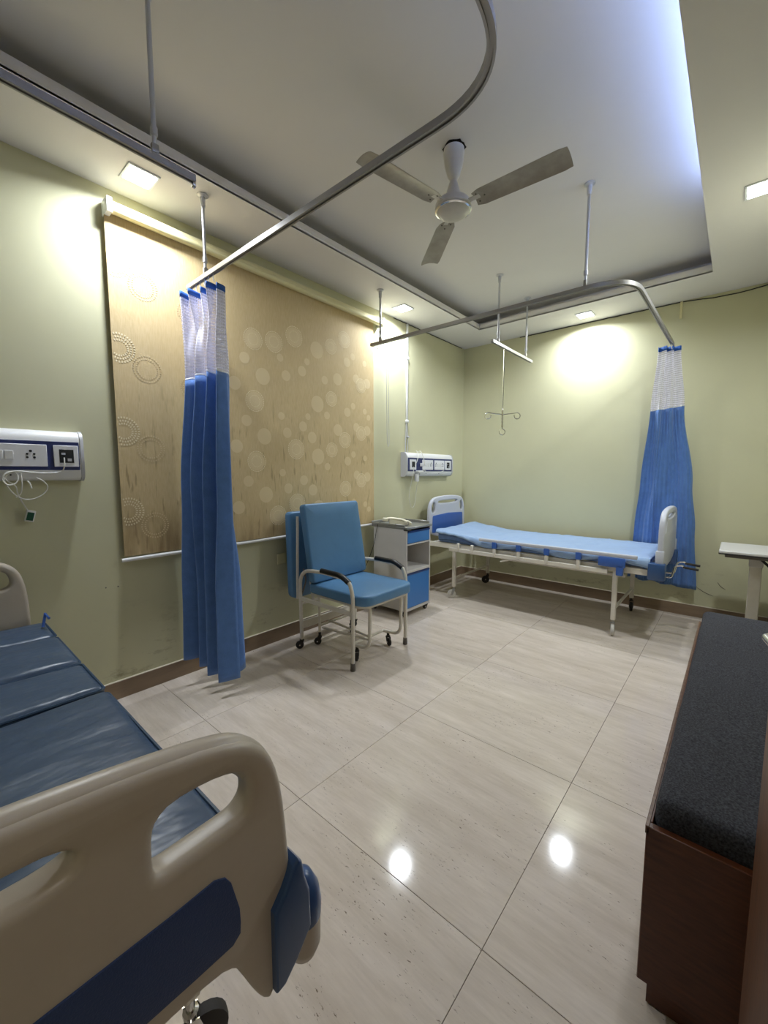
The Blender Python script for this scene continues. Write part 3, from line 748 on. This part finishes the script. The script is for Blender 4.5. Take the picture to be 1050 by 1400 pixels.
# ---------------------------------------------------------------- castors
def castor(parent, x, y, r, mw, mf, ztop, ang=0, w=.022, brake=False):
    """a part named castor (its fork) with the sub-part wheel"""
    M = Matrix.Translation((x, y, 0)) @ Matrix.Rotation(ang, 4, 'Z')
    o_ = r * .55
    fk = MB().lathe([(.010, ztop), (.010, 2 * r + .014), (.017, 2 * r + .012), (.017, 2 * r + .004)], (0, 0, 0), 'z', 12)
    for s in (-1, 1):
        yy = s * (w / 2 + .003)
        fk.prism([(-.016, 2 * r + .006), (.016, 2 * r + .006), (-o_ + .010, r - .010), (-o_ - .010, r - .010)], 1, yy - .0015, yy + .0015)
    f = fk.xf(M).build('castor', mf, parent)
    wh = MB().lathe([(r * .35, -w / 2 - .001), (r * .8, -w / 2), (r * .97, -w / 2 + .003), (r, 0), (r * .97, w / 2 - .003), (r * .8, w / 2), (r * .35, w / 2 + .001)], (-o_, 0, r + .0005), 'y', 20)
    wh.xf(M).build('wheel', mw, f)
    MB().lathe([(.006, -w / 2 - .006), (.006, w / 2 + .006)], (-o_, 0, r + .0005), 'y', 8).xf(M).build('axle', 'chrome', f)
    return f

# ---------------------------------------------------------------- attendant chair
t = thing('attendant_chair', 'blue vinyl folding attendant chair with white tube frame and castors below the blind', 'chair', (.5, 2.1, 0))
AY0, AY1 = 1.825, 2.385
for y in (AY0, AY1):
    P = fillet([(.795, y, .03), (.800, y, .50), (.765, y, .605), (.53, y, .615), (.25, y, .595), (.262, y, .07)], [0, .06, .07, .05, .13, 0], 8)
    fr = MB().tube(P, .0135, 12).build('side_frame', 'frame_enamel', t)
    MB().lathe([(.017, .0), (.018, .012), (.016, .05), (.0145, .052)], (.795, y, 0), 'z', 14).build('foot_cap', 'rubber_grey', fr)
    MB().tube(fillet([(.495, y, .624), (.69, y, .622), (.765, y, .585)], .05, 6), [.018] * 23 if False else .020, 12, flat=.9).build('armrest_pad', 'arm_black', fr)
    castor(t, .262, y, .030, 'rubber', 'rubber', .075, .9 if y < 2 else .3, .02)
    MB().box(.262, .80, y - .007, y + .007, .365, .395, .003, 1).build('side_rail', 'frame_enamel', t)
    yy = y + (.012 if y < 2 else -.012) * 0
# cross bars
MB().tube([(.262, AY0, .34), (.262, AY1, .34)], .009, 8).build('cross_bar', 'frame_enamel', t)
MB().box(.235, .25, AY0, AY1, .14, .20, .003, 1).build('cross_bar', 'frame_enamel', t)
# inner sliding frame with curved legs
IY0, IY1 = 1.955, 2.29
for y, dy in ((IY0, -.0), (IY1, .0)):
    MB().tube(fillet([(.42, y, .415), (.83, y, .415), (.825, y, .115), (.66, y, .100)], [0, .04, .07, 0], 7), .0125, 10).build('inner_leg', 'frame_enamel', t)
    castor(t, .705, y, .030, 'rubber', 'rubber', .095, 2.2 if y < 2 else 2.7, .02)
MB().tube([(.66, IY0, .102), (.66, IY1, .102)], .010, 8).build('cross_bar', 'frame_enamel', t)
MB().tube([(.815, IY0, .20), (.30, IY0 + .10, .16)], .008, 8).tube([(.815, IY0, .175), (.32, IY0 + .02, .13)], .008, 8).build('brace', 'frame_enamel', t)
MB().tube([(.31, IY0, .15), (.31, IY1, .15)], .010, 8).tube([(.31, IY0, .415), (.31, IY0, .10)], .010, 8).tube([(.31, IY1, .415), (.31, IY1, .10)], .010, 8).build('rear_inner_frame', 'frame_enamel', t)
castor(t, .31, IY0, .028, 'rubber', 'rubber', .10, .6, .02); castor(t, .31, IY1, .028, 'rubber', 'rubber', .10, 2.4, .02)
# seat: board with rounded front, vinyl on top
def rounded(x0, x1, y0, y1, rf, rb=.015):
    o = []
    for (cx, cy, r, a) in ((x1 - rf, y1 - rf, rf, 0), (x0 + rb, y1 - rb, rb, PI / 2), (x0 + rb, y0 + rb, rb, PI), (x1 - rf, y0 + rf, rf, 1.5 * PI)):
        for k in range(7): o.append((cx + r * math.cos(a + k * PI / 12), cy + r * math.sin(a + k * PI / 12)))
    return o
def padm(q, z0, z1, bev, mtl, name, parent, M=None, crown=.012):
    """upholstered pad from stacked rounded outlines: q = (x0, x1, y0, y1, front radius, rear radius)"""
    x0, x1, y0, y1, rf, rb = q; V = []; F = []; rings = []
    for k in range(5): w = PI / 2 * k / 4; rings.append((bev * (1 - math.sin(w)), z0 + bev * (1 - math.cos(w))))
    for k in range(5): w = PI / 2 * k / 4; rings.append((bev * (1 - math.cos(w)), z1 - bev * (1 - math.sin(w))))
    for k in range(1, 5): rings.append((bev + .05 * k / 4 * 1.6, z1 + crown * (1 - (1 - k / 4) ** 2)))
    for (d, z) in rings:
        for p in rounded(x0 + d, x1 - d, y0 + d, y1 - d, max(rf - d, .004), max(rb - d, .004)): V.append((p[0], p[1], z))
    n = len(V) // len(rings)
    for i in range(len(rings) - 1):
        for j in range(n): F.append((i * n + j, i * n + (j + 1) % n, (i + 1) * n + (j + 1) % n, (i + 1) * n + j))
    F.append(tuple(range(n - 1, -1, -1))); F.append(tuple(range((len(rings) - 1) * n, len(rings) * n)))
    mb = MB().add(V, F)
    if M is not None: mb.xf(M)
    return mb.build(name, mtl, parent, ang=50)
MB().prism(rounded(.36, .875, 1.85, 2.36, .08), 2, .418, .432).build('seat_board', 'frame_enamel', t)
padm((.33, .895, 1.838, 2.372, .09, .03), .433, .505, .018, 'chair_vinyl', 'seat', t, crown=.006)
# backrest pad leaning back; local u along width(y), v up the back
ang = math.atan2(.10, .55)
Mb = Matrix.Translation((.345, 2.10, .50)) @ Matrix.Rotation(-ang, 4, 'Y') @ Matrix.Rotation(PI / 2, 4, 'Y') @ Matrix.Rotation(PI, 4, 'Z')
# local: x -> up(after rotation), y -> width, z -> forward thickness
Mb = Matrix.Translation((.350, 2.10, .505)) @ Matrix(((-math.sin(ang), 0, math.cos(ang), 0), (0, 1, 0, 0), (math.cos(ang), 0, math.sin(ang), 0), (0, 0, 0, 1)))
padm((0, .57, -.275, .275, .025, .03), 0, .065, .016, 'chair_vinyl', 'backrest', t, M=Mb, crown=.008)
# white tube arch and board behind it
P = [Mb @ Vector(p) for p in ((-.12, -.235, -.02), (.44, -.235, -.02), (.545, -.17, -.02), (.545, .17, -.02), (.44, .235, -.02), (-.12, .235, -.02))]
MB().tube(fillet([tuple(p) for p in P], .06, 6), .011, 10).build('back_frame', 'frame_enamel', t)
Mp = Matrix.Translation((.13, 2.085, .36)) @ Matrix(((-math.sin(.03), 0, math.cos(.03), 0), (0, 1, 0, 0), (math.cos(.03), 0, math.sin(.03), 0), (0, 0, 0, 1)))
padm((0, .65, -.285, .265, .03, .05), 0, .06, .016, 'chair_vinyl', 'leg_rest', t, M=Mp, crown=.006)
MB().tube([(.19, AY0 + .02, .36), (.21, AY0 + .02, .98)], .010, 8).tube([(.19, AY1 - .04, .36), (.21, AY1 - .04, .98)], .010, 8).build('leg_rest_frame', 'frame_enamel', t)
MB().tube(fillet([(.255, AY0 + .01, .40), (.30, AY0 + .02, .52), (.27, AY0 + .02, .60)], .03), .006, 8).build('hinge', 'rubber_grey', t)

# ---------------------------------------------------------------- bedside cabinet
t = thing('bedside_cabinet', 'white metal bedside cabinet with blue drawer and blue door beside the far bed', 'cabinet', (.25, 3.0, 0))
CX0, CX1, CY0, CY1 = .078, .468, 2.822, 3.19
th = .014
bd = MB()
bd.box(CX0, CX1, CY0, CY0 + th, .055, .80, .002, 1); bd.box(CX0, CX1, CY1 - th, CY1, .055, .80, .002, 1)
bd.box(CX0, CX0 + .01, CY0 + th, CY1 - th, .055, .80); bd.box(CX0, CX1 - .004, CY0 + th, CY1 - th, .055, .080)
bd.box(CX0, CX1 - .004, CY0 + th, CY1 - th, .655, .668)
bd.build('body', 'cab_white', t)
MB().box(CX0, CX1 + .004, CY0 + th, CY1 - th, .405, .43, .003, 1).build('shelf', 'cab_white', t)
d = MB().box(CX1 - .02, CX1, CY0 + th + .003, CY1 - th - .003, .672, .768, .002, 1).build('drawer', 'cab_blue', t)
MB().prism([(CX1 - .012, .770), (CX1 + .002, .768), (CX1 + .008, .784), (CX1 - .012, .784)], 1, CY0 + th + .003, CY1 - th - .003).build('handle', 'handle_blue', d)
d = MB().box(CX1 - .02, CX1, CY0 + th + .003, CY1 - th - .003, .084, .385, .002, 1).build('door', 'cab_blue', t)
MB().prism([(CX1 - .012, .386), (CX1 + .002, .384), (CX1 + .008, .400), (CX1 - .012, .400)], 1, CY0 + th + .003, CY1 - th - .003).build('handle', 'handle_blue', d)
tp_ = MB().box(CX0 - .02, CX1 + .012, CY0 - .006, CY1 + .012, .80, .822, .004, 1)
tp_.box(CX0 - .02, CX0 - .012, CY0 - .006, CY1 + .012, .822, .85, .002, 1).box(CX0 - .02, CX1 - .02, CY1 + .004, CY1 + .012, .822, .846, .002, 1).box(CX0 - .02, CX1 - .02, CY0 - .006, CY0 + .002, .822, .84, .002, 1)
tp_.build('steel_top', 'cab_steel', t)
MB().box(CX1 - .03, CX1 + .016, CY0 - .01, CY0 + .05, .79, .80, .003, 1).build('corner_guard', 'rubber', t)
for (x, y, a) in ((.44, 2.85, .4), (.44, 3.165, 1.2), (.08, 2.85, .2), (.08, 3.165, .9)): castor(t, x, y, .022, 'rubber', 'rubber', .06, a, .02)

# telephone on top
t = thing('telephone', 'cream corded desk telephone lying on the steel topped bedside cabinet', 'telephone', (.27, 2.93, .823))
Mt = Matrix.Translation((.29, 2.955, .8225)) @ Matrix.Rotation(.75, 4, 'Z')
MB().prism([(-.10, 0), (.10, 0), (.10, .02), (.06, .030), (-.10, .055)], 1, -.075, .075).xf(Mt).build('phone_base', 'phone_cream', t)
kp = MB()
for i in range(4):
    for k in range(3): kp.box(.0 + i * .022, .014 + i * .022, -.005 + k * .022, .010 + k * .022, .034 - i * .003, .041 - i * .003, .001, 1)
kp.xf(Mt).build('keypad', 'plastic_grey', t)
Mh2 = Matrix.Translation((.30, 2.885, .868)) @ Matrix.Rotation(.62, 4, 'Z') @ Matrix.Rotation(.12, 4, 'Y')
hs_ = MB().tube(fillet([(-.105, 0, -.006), (-.06, 0, .012), (.06, 0, .012), (.105, 0, -.006)], .05, 6), [.017] * 18 if False else .016, 10, flat=.7)
hs_.box(-.125, -.075, -.022, .022, -.022, .008, .008, 2).box(.075, .125, -.022, .022, -.022, .008, .008, 2)
hs_.xf(Mh2).build('handset', 'phone_cream', t)
MB().tube(chaikin([(.40, 2.93, .86), (.43, 2.90, .835), (.42, 2.86, .83), (.36, 2.86, .832), (.25, 2.87, .835)], 2, False), .004, 6).build('cord', 'rubber_grey', t)
w = MB().tube(chaikin([(.18, 2.87, .85), (.14, 2.83, .845), (.13, 2.808, .80), (.11, 2.80, .65), (.05, 2.79, .5), (.016, 2.78, .42)], 2, False), .0028, 6)
w.build('line_cord', 'rail_dark', t)

# ---------------------------------------------------------------- far bed
t = thing('hospital_bed', 'white framed hospital bed with light blue sheet along the back wall', 'bed', (1.2, 4.0, 0))
FY0, FY1 = 3.60, 4.42
def rect_tube(mb, a, b, w, h, bev=.003):
    """box beam from a to b (axis aligned)"""
    x0, x1 = sorted((a[0], b[0])); y0, y1 = sorted((a[1], b[1])); z0, z1 = sorted((a[2], b[2]))
    if abs(a[0] - b[0]) > 1e-6: return mb.box(x0, x1, y0 - w / 2, y1 + w / 2, z0 - h / 2, z1 + h / 2, bev, 1)
    if abs(a[1] - b[1]) > 1e-6: return mb.box(x0 - w / 2, x1 + w / 2, y0, y1, z0 - h / 2, z1 + h / 2, bev, 1)
    return mb.box(x0 - w / 2, x1 + w / 2, y0 - h / 2, y1 + h / 2, z0, z1, bev, 1)
for y in (FY0 + .02, FY1 - .02):
    rect_tube(MB(), (.17, y, .545), (2.17, y, .545), .03, .05).build('side_beam', 'frame_enamel', t)
for x in (.185, .75, 1.30, 1.75, 2.155):
    rect_tube(MB(), (x, FY0 + .036, .545), (x, FY1 - .036, .545), .03, .03).build('cross_beam', 'frame_enamel', t)
dk = MB()
for k in range(9): dk.box(.22 + k * .215, .40 + k * .215, FY0 + .06, FY1 - .06, .566, .572)
dk.build('mattress_deck', 'frame_enamel', t)
for x in (.47, 1.945):
    for y in (FY0 + .03, FY1 - .03):
        MB().box(x - .017, x + .017, y - .017, y + .017, .12, .52, .004, 1).build('leg', 'frame_enamel', t)
        castor(t, x, y, .044, 'caster_white' if y < 4 else 'rubber', 'cab_steel' if y < 4 else 'rubber', .14, (.55 if x < 1 else 1.76), .026)
    rect_tube(MB(), (x, FY0 + .05, .21), (x, FY1 - .05, .21), .02, .02).build('leg_brace', 'frame_enamel', t)
MB().box(.95, 2.0, FY0 + .10, FY0 + .12, .46, .485, .003, 1).build('crank_shaft', 'frame_enamel', t)
MB().box(.5, 1.9, FY1 - .12, FY1 - .10, .46, .485, .003, 1).build('crank_shaft', 'frame_enamel', t)
# folded side rail
sr = MB().box(.775, 2.10, FY0 - .040, FY0 - .018, .640, .672, .009, 3).build('side_rail_top', 'abs_grey', t)
MB().box(.44, 1.90, FY0 - .035, FY0 - .012, .500, .538, .004, 1).build('side_rail_bottom', 'frame_enamel', t)
for x in (.545, .70, .935, 1.17, 1.42, 1.68):
    pz = MB().box(x - .013, x + .013, FY0 - .04, FY0 - .010, .515, .590, .004, 1).build('rail_post', 'frame_enamel', t)
    if x > .75: MB().box(x - .022, x + .022, FY0 - .042, FY0 - .014, .585, .648, .004, 1).build('post_bracket', 'abs_blue', pz)
MB().box(1.83, 2.02, FY0 - .046, FY0 - .012, .56, .636, .01, 2).box(1.96, 2.01, FY0 - .046, FY0 - .014, .50, .58, .006, 1).build('rail_latch', 'abs_blue', t)
MB().tube([(1.10, FY0 - .02, .53), (1.07, FY0 - .02, .49), (1.0, FY0 - .03, .47)], .007, 8).build('release_lever', 'frame_enamel', t)
# boards
def rrect(P, r=.018):
    return [(p[1], p[2]) for p in fillet([(0,) + ((P[0][0] + P[-1][0]) / 2, (P[0][1] + P[-1][1]) / 2)] + [(0,) + q for q in P] + [(0,) + ((P[0][0] + P[-1][0]) / 2, (P[0][1] + P[-1][1]) / 2)], r, 4)][:-1]
def end_board(x, parent, name, mtl, yc, zt, zb, hw, pan_mat, pan_x, ang_top=.06):
    half = [(0, zt), (hw * .55, zt - .008), (hw * .82, zt - .03), (hw * .95, zt - .085), (hw, zt - .17), (hw, zb)]
    out = [(yc + a, b) for a, b in half] + [(yc - a, b) for a, b in half[::-1][:-1]]
    out = chaikin(out, 2)
    h1 = [(yc - hw * .58, zt - .055), (yc + hw * .58, zt - .055), (yc + hw * .50, zt - .085), (yc - hw * .50, zt - .085)]
    hl = [(yc - hw * .86, zt - .085), (yc - hw * .70, zt - .060), (yc - hw * .70, zt - .17), (yc - hw * .86, zt - .19)]
    hr = [(2 * yc - a, b) for a, b in hl[::-1]]
    o = plate(name, [out, chaikin(h1, 2), chaikin(hl, 2), chaikin(hr, 2)], x, .04, .014, mtl, parent)
    P = [(yc - hw * .84, zt - .215), (yc, zt - .20), (yc + hw * .84, zt - .215), (yc + hw * .86, zb + .06), (yc - hw * .86, zb + .06)]
    plate('blue_panel', [rrect(P)], x + pan_x, .004, .001, pan_mat, o)
    return o
end_board(.125, t, 'headboard', 'abs_grey', 4.02, 1.045, .58, .375, 'abs_blue', .021)
end_board(2.235, t, 'footboard', 'abs_grey', 4.01, 1.03, .56, .40, 'abs_blue', -.021)
for y in (FY0 + .02, FY1 - .02):
    MB().box(.10, .16, y - .03, y + .03, .50, .60, .006, 1).build('corner_socket', 'abs_grey', t)
    MB().box(2.165, 2.275, y - .045, y + .035, .495, .625, .012, 2).build('corner_bumper', 'bumper_blue', t)
    MB().box(2.205, 2.262, y - .02, y + .03, .60, .72, .012, 2).build('board_socket', 'abs_grey', t)
for y in (3.76, 3.93):
    P = fillet([(2.17, y, .50), (2.30, y, .50), (2.315, y + .01, .59), (2.36, y + .02, .60), (2.375, y + .02, .58)], .02, 5)
    c = MB().tube(P, .0065, 8).build('crank', 'chrome', t)
    MB().tube([(2.365, y + .02, .588), (2.46, y + .02, .580)], .009, 10).build('crank_grip', 'rubber', c)
# mattress with sheet
t = thing('mattress', 'light blue sheeted mattress on the far bed against the back wall', 'mattress', (1.2, 4.0, .573))
def zt(x, y):
    return .055 * max(0, 1 - (x - .28) / .55) ** 1.5 if x < .83 else 0
softbox(MB(), .27, 2.165, FY0 + .012, FY1 + .01, .575, .634, .026, 26, 8, .002, 7, .001, 3, ztop=zt).build('mattress_body', 'mattress_navy', t)
V = []; F = []; nx, ny = 110, 44
for i in range(nx + 1):
    for j in range(ny + 1):
        x = .262 + 1.915 * i / nx; v = j / ny
        # across: hang on the front side, top, tuck at the back
        hang = .055 + .02 * math.sin(x * 9) - .035 * max(0, 1 - (x - .26) / .5)
        tt = v * (.82 + hang + .02); d = tt - hang
        if d < -.006: y = FY0 + .004 - .006; z = .648 + d
        else: y = FY0 - .002 + min(max(d, -.006) + .006, .845); z = .652 + .0 * d
        n1 = noise.noise(Vector((x * 5 + y * 3.0, y * 6 - x, 1.7))); n2 = noise.noise(Vector((x * 13, y * 9, 5)))
        crease = .007 * math.exp(-((x - .95 - .12 * (y - 4)) / .012) ** 2) + .006 * math.exp(-((x - 1.63 - .2 * (y - 4)) / .012) ** 2) - .006 * math.exp(-((x - 1.28) / .02) ** 2)
        z += zt(x, y) + .009 * n1 + .005 * n2 + crease * (1 if d > 0 else .3)
        if d < 0: y -= .010 * abs(math.sin(x * 21 + 3 * n1)) * min(1, -d / .03)
        V.append((x, y, z))
for i in range(nx):
    for j in range(ny):
        a = i * (ny + 1) + j; F.append((a, a + ny + 1, a + ny + 2, a + 1))
o = MB().add(V, F).build('bed_sheet', 'sheet_blue', t, ang=85)
md = o.modifiers.new('thickness', 'SOLIDIFY'); md.thickness = .004; md.offset = -1
MB().tube([(.30, FY0 + .0, .600), (.45, FY0 - .002, .612), (.7, FY0 - .0, .590)], .005, 6).build('piping', 'vinyl_piping', t)

# ---------------------------------------------------------------- near bed (cut by the left edge)
t = thing('hospital_bed', 'near hospital bed with big moulded beige footboard in the lower left corner', 'bed', (1.1, -.08, 0))
YC = -.08
def mir(P): return P + [(2 * YC - a, b) for a, b in P[::-1]]
half = [(-.06, .974), (.032, .968), (.155, .953), (.243, .938), (.290, .920), (.322, .888), (.338, .843), (.347, .778), (.354, .672), (.356, .60), (.350, .52), (.322, .502), (.314, .490), (.304, .488), (.290, .512), (.266, .572), (.255, .594), (.228, .608), (.15, .612), (-.06, .612)]
out = mir(half)
h1 = [(.160, .870), (.166, .886), (.182, .896), (.225, .896), (.262, .888), (.281, .876), (.287, .852), (.286, .832), (.276, .820), (.262, .8155), (.203, .814), (.170, .813), (.160, .818), (.159, .84)]
h1m = [(2 * YC - a, b) for a, b in h1[::-1]]
h2 = mir([(-.06, .921), (.053, .918), (.078, .911), (.087, .901), (.083, .891), (.070, .886), (.045, .884), (-.06, .884)])
bmat = 'abs_beige'
o = plate('footboard', [chaikin(out, 1), chaikin(h1, 1), chaikin(h1m, 1), chaikin(h2, 1)], 2.118, .046, .0135, bmat, t)
pan = mir([(-.06, .757), (.102, .757), (.175, .757), (.228, .7595), (.243, .752), (.251, .738), (.262, .690), (.263, .668), (.262, .651), (.25, .642), (.196, .643), (.124, .646), (-.06, .646)])
plate('blue_panel', [pan], 2.1415, .004, .001, 'abs_blue_dark', o)
# rounded top rail swelling over the board edge
tr = [(2.114, YC, .957)] + [(2.114, a, b) for a, b in [(.032, .950), (.155, .934), (.240, .919), (.275, .905), (.302, .878), (.318, .84), (.328, .778), (.334, .70)]]
trf = [(p[0], 2 * YC - p[1], p[2]) for p in tr[::-1]][:-1] + tr
nn = len(chaikin(trf, 2, False))
MB().tube(chaikin(trf, 2, False), [.0245 - (.010 * max(0, abs(i - nn / 2) / (nn / 2) - .72) / .28) for i in range(nn)], 18).build('top_rail', bmat, o)
# corner bumpers with rollers
for s in (1, -1):
    def Y(y): return YC + s * (y - YC)
    def B(mb, x0, x1, y0, y1, z0, z1, bev, seg=3): a, b = sorted((Y(y0), Y(y1))); return mb.box(x0, x1, a, b, z0, z1, bev, seg)
    poly = [(.312, .506), (.312, .640), (.330, .662), (.346, .690), (.356, .700), (.364, .690), (.369, .660), (.378, .63), (.380, .565), (.352, .530), (.328, .508)]
    pl_ = [(Y(a), b) for a, b in poly]
    if s < 0: pl_ = pl_[::-1]
    bp = plate('corner_bumper', [pl_], 2.119, .072, .006, 'bumper_blue', t)
    MB().lathe([(.004, .47), (.022, .48), (.030, .50), (.031, .555)], (2.118, Y(.388), 0), 'z', 24).build('roller', 'abs_beige', bp)
    MB().lathe([(.033, .552), (.034, .575), (.030, .600), (.018, .625), (.004, .632)], (2.118, Y(.386), 0), 'z', 24).build('roller_cap', 'bumper_blue', bp)
    B(MB(), 1.98, 2.10, .315, .350, .49, .56, .008).build('corner_casting', 'bumper_blue', t)
# headboard at the wall
hb = [(YC, .925), (.12, .920), (.24, .90), (.30, .86), (.325, .79), (.335, .68), (.335, .52)]
hb = [(a, b) for a, b in hb]; hbo = [(2 * YC - a, b) for a, b in hb[::-1][:-1]] + hb
hh = [(.20, .82), (.21, .862), (.255, .852), (.275, .815), (.27, .775), (.22, .765)]
hh2 = [(2 * YC - a, b) for a, b in hh[::-1]]
plate('headboard', [chaikin(hbo, 2), chaikin(hh, 2), chaikin(hh2, 2)], .115, .05, .016, 'abs_beige', t)
BY = .335
for y in (BY, 2 * YC - BY):
    rect_tube(MB(), (.15, y, .472), (2.00, y, .472), .03, .04).build('side_beam', 'frame_enamel', t)
for x in (.18, .8, 1.4, 1.93):
    rect_tube(MB(), (x, 2 * YC - BY + .016, .472), (x, BY - .016, .472), .03, .03).build('cross_beam', 'frame_enamel', t)
MB().box(.2, 2.0, 2 * YC - BY + .03, BY - .03, .487, .492).build('mattress_deck', 'frame_enamel', t)
for x in (.32, 1.79):
    for y in (BY - .01, 2 * YC - BY + .01):
        MB().box(x - .018, x + .018, y - .018, y + .018, .15, .44, .004, 1).build('leg', 'frame_enamel', t)
        castor(t, x, y, .05, 'rubber', 'chrome', .15, (-1.9 if y > 0 else 1.9), .03)
    rect_tube(MB(), (x, 2 * YC - BY + .03, .26), (x, BY - .03, .26), .025, .025).build('leg_brace', 'frame_enamel', t)
MB().tube([(.28, BY + .02, .60), (.26, BY + .035, .655), (.30, BY + .04, .64)], .006, 8).build('rail_pin', 'abs_blue', t)
t = thing('mattress', 'dark slate blue vinyl mattress in four sections on the near bed', 'mattress', (1.1, YC, .494))
for k, (a, b) in enumerate(((.16, .40), (.408, .79), (.80, 1.08), (1.108, 2.04))):
    n = max(3, int((b - a) * 16))
    sc = softbox(MB(), a, b, 2 * YC - .383, .383, .494, .592, .026, n, 12, .012, 4.2, .012, k * 7.3).build('mattress_section', 'vinyl_slate', t)
    zz = .580
    e = .380; P = rounded(a + .003, b - .003, 2 * YC - e, e, .05 if k == 3 else .015)
    MB().tube([(p[0], p[1], zz + .004 * noise.noise(Vector((p[0] * 6, p[1] * 6, k)))) for p in P], .005, 6, closed=True).build('piping', 'vinyl_piping', sc)

# ---------------------------------------------------------------- bench at the right wall
t = thing('bench', 'dark brown wooden bench with charcoal fabric cushion along the right wall', 'bench', (2.7, 2.0, 0))
BX0, BX1, BYA, BYB = 2.525, 2.895, 1.075, 2.83
MB().box(BX0 + .02, BX1, BYA + .02, BYB - .02, .004, .075).build('plinth', 'bench_wood', t)
MB().box(BX0, BX1, BYA, BYA + .02, .072, .474, .002, 1).build('end_panel', 'bench_wood_end', t)
MB().box(BX0, BX1, BYB - .02, BYB, .072, .474, .002, 1).build('end_panel', 'bench_wood_end', t)
MB().box(BX0, BX0 + .011, BYA + .02, BYB - .02, .072, .474, .002, 1).build('front_panel', 'bench_wood', t)
MB().box(BX0 + .018, BX1, BYA + .02, BYB - .02, .40, .42).build('seat_board', 'bench_wood', t)
MB().box(BX0 - .002, BX0 + .006, BYA, BYB, .455, .4755, .001, 1).build('edge_strip', 'bench_trim', t)
softbox(MB(), BX0 + .0125, BX1 - .01, BYA + .022, BYB + .03, .42, .535, .028, 6, 26, .005, 6, .006, 5).build('cushion', 'cushion_dark', t)

# ---------------------------------------------------------------- overbed table
t = thing('overbed_table', 'white topped overbed table standing by the back wall beyond the bench', 'table', (2.75, 4.0, 0))
MB().box(2.567, XR - .02, 3.79, 4.27, .722, .742, .004, 1).build('table_top', 'table_lam', t)
MB().box(2.565, XR - .018, 3.788, 4.272, .714, .723, .002, 1).build('edge_band', 'rubber', t)
MB().box(2.60, XR - .04, 3.83, 4.23, .69, .714, .003, 1).build('top_frame', 'rubber_grey', t)
MB().box(2.745, 2.815, 4.06, 4.12, .06, .62, .004, 1).build('post', 'frame_enamel', t)
MB().box(2.74, 2.82, 4.055, 4.125, .60, .69, .004, 1).build('post_head', 'cab_white', t)
MB().prism([(2.69, .69), (2.745, .655), (2.745, .69)], 1, 4.07, 4.11).build('bracket', 'rubber', t)
MB().tube([(2.80, 4.04, .67), (2.83, 4.03, .64), (2.88, 4.0, .59)], .009, 8).build('tilt_lever', 'rubber', t)
for y in (3.78, 4.24):
    MB().box(2.60, 2.89, y - .015, y + .015, .055, .08, .004, 1).build('base_foot', 'frame_enamel', t)
    castor(t, 2.62, y, .022, 'rubber', 'rubber', .058, .5, .02); castor(t, 2.87, y, .022, 'rubber', 'rubber', .058, .5, .02)
MB().box(2.72, 2.765, 3.79, 4.23, .055, .085, .004, 1).build('base_bar', 'frame_enamel', t)

# ---------------------------------------------------------------- door leaf swung open towards the bench
d = bpy.data.objects.new('door_1', None); COL.objects.link(d); d.location = (2.865, .10, 0); struct(d, 'brown wooden door leaf standing open at the right edge', 'door')
a = math.atan2(2.865 - 2.702, .955 - .10)
Md = Matrix.Translation((2.865, .10, 0)) @ Matrix.Rotation(a, 4, 'Z')
lf = MB().box(0, .038, 0, .870, .008, 2.08, .002, 1, M=Md).build('door_leaf', 'door_wood', d)
hd = MB().box(-.005, 0, .80, .835, .92, 1.12, .003, 1, M=Md)
hd.tube([tuple(Md @ Vector(p)) for p in fillet([(0, .815, 1.035), (-.026, .815, 1.035), (-.026, .70, 1.035)], .010, 5)], .0062, 10)
hd.build('handle', 'door_metal', lf)

for i, P in enumerate(([(2.42, .270), (2.474, .234), (2.537, .213)], [(2.559, .342), (2.581, .307), (2.617, .287)], [(2.38, .33), (2.40, .30), (2.42, .27)])):
    o = MB().tube([(a, L - .0012, b) for a, b in chaikin(P, 1, False)], [.0008 + .0016 * math.sin(PI * k / (len(chaikin(P, 1, False)) - 1)) for k in range(len(chaikin(P, 1, False)))], 5, flat=1).build('wall_scuff', 'rubber_grey')
    tag(o, ['dark scuff line low on the back wall right of the far curtain', 'short dark mark low on the back wall in the shadow of the overbed table', 'short faint scratch on the back wall right beside the far curtain hem'][i], 'mark')
# small wall details
o = MB().box(.0005, .012, 1.80, 1.88, .60, .68, .003, 1).build('wall_socket', 'roller_cream'); tag(o, 'small wall socket below the blind beside the attendant chair', 'socket')
s = MB()
for (y, z) in ((.68, .66), (.74, .655)): s.lathe([(.004, 0), (.003, .003)], (.0, y, z), 'x', 8)
tag(s.build('wall_plug', 'rubber_grey'), 'two small screw plugs in the wall below the blind, left of curtain', 'screw')
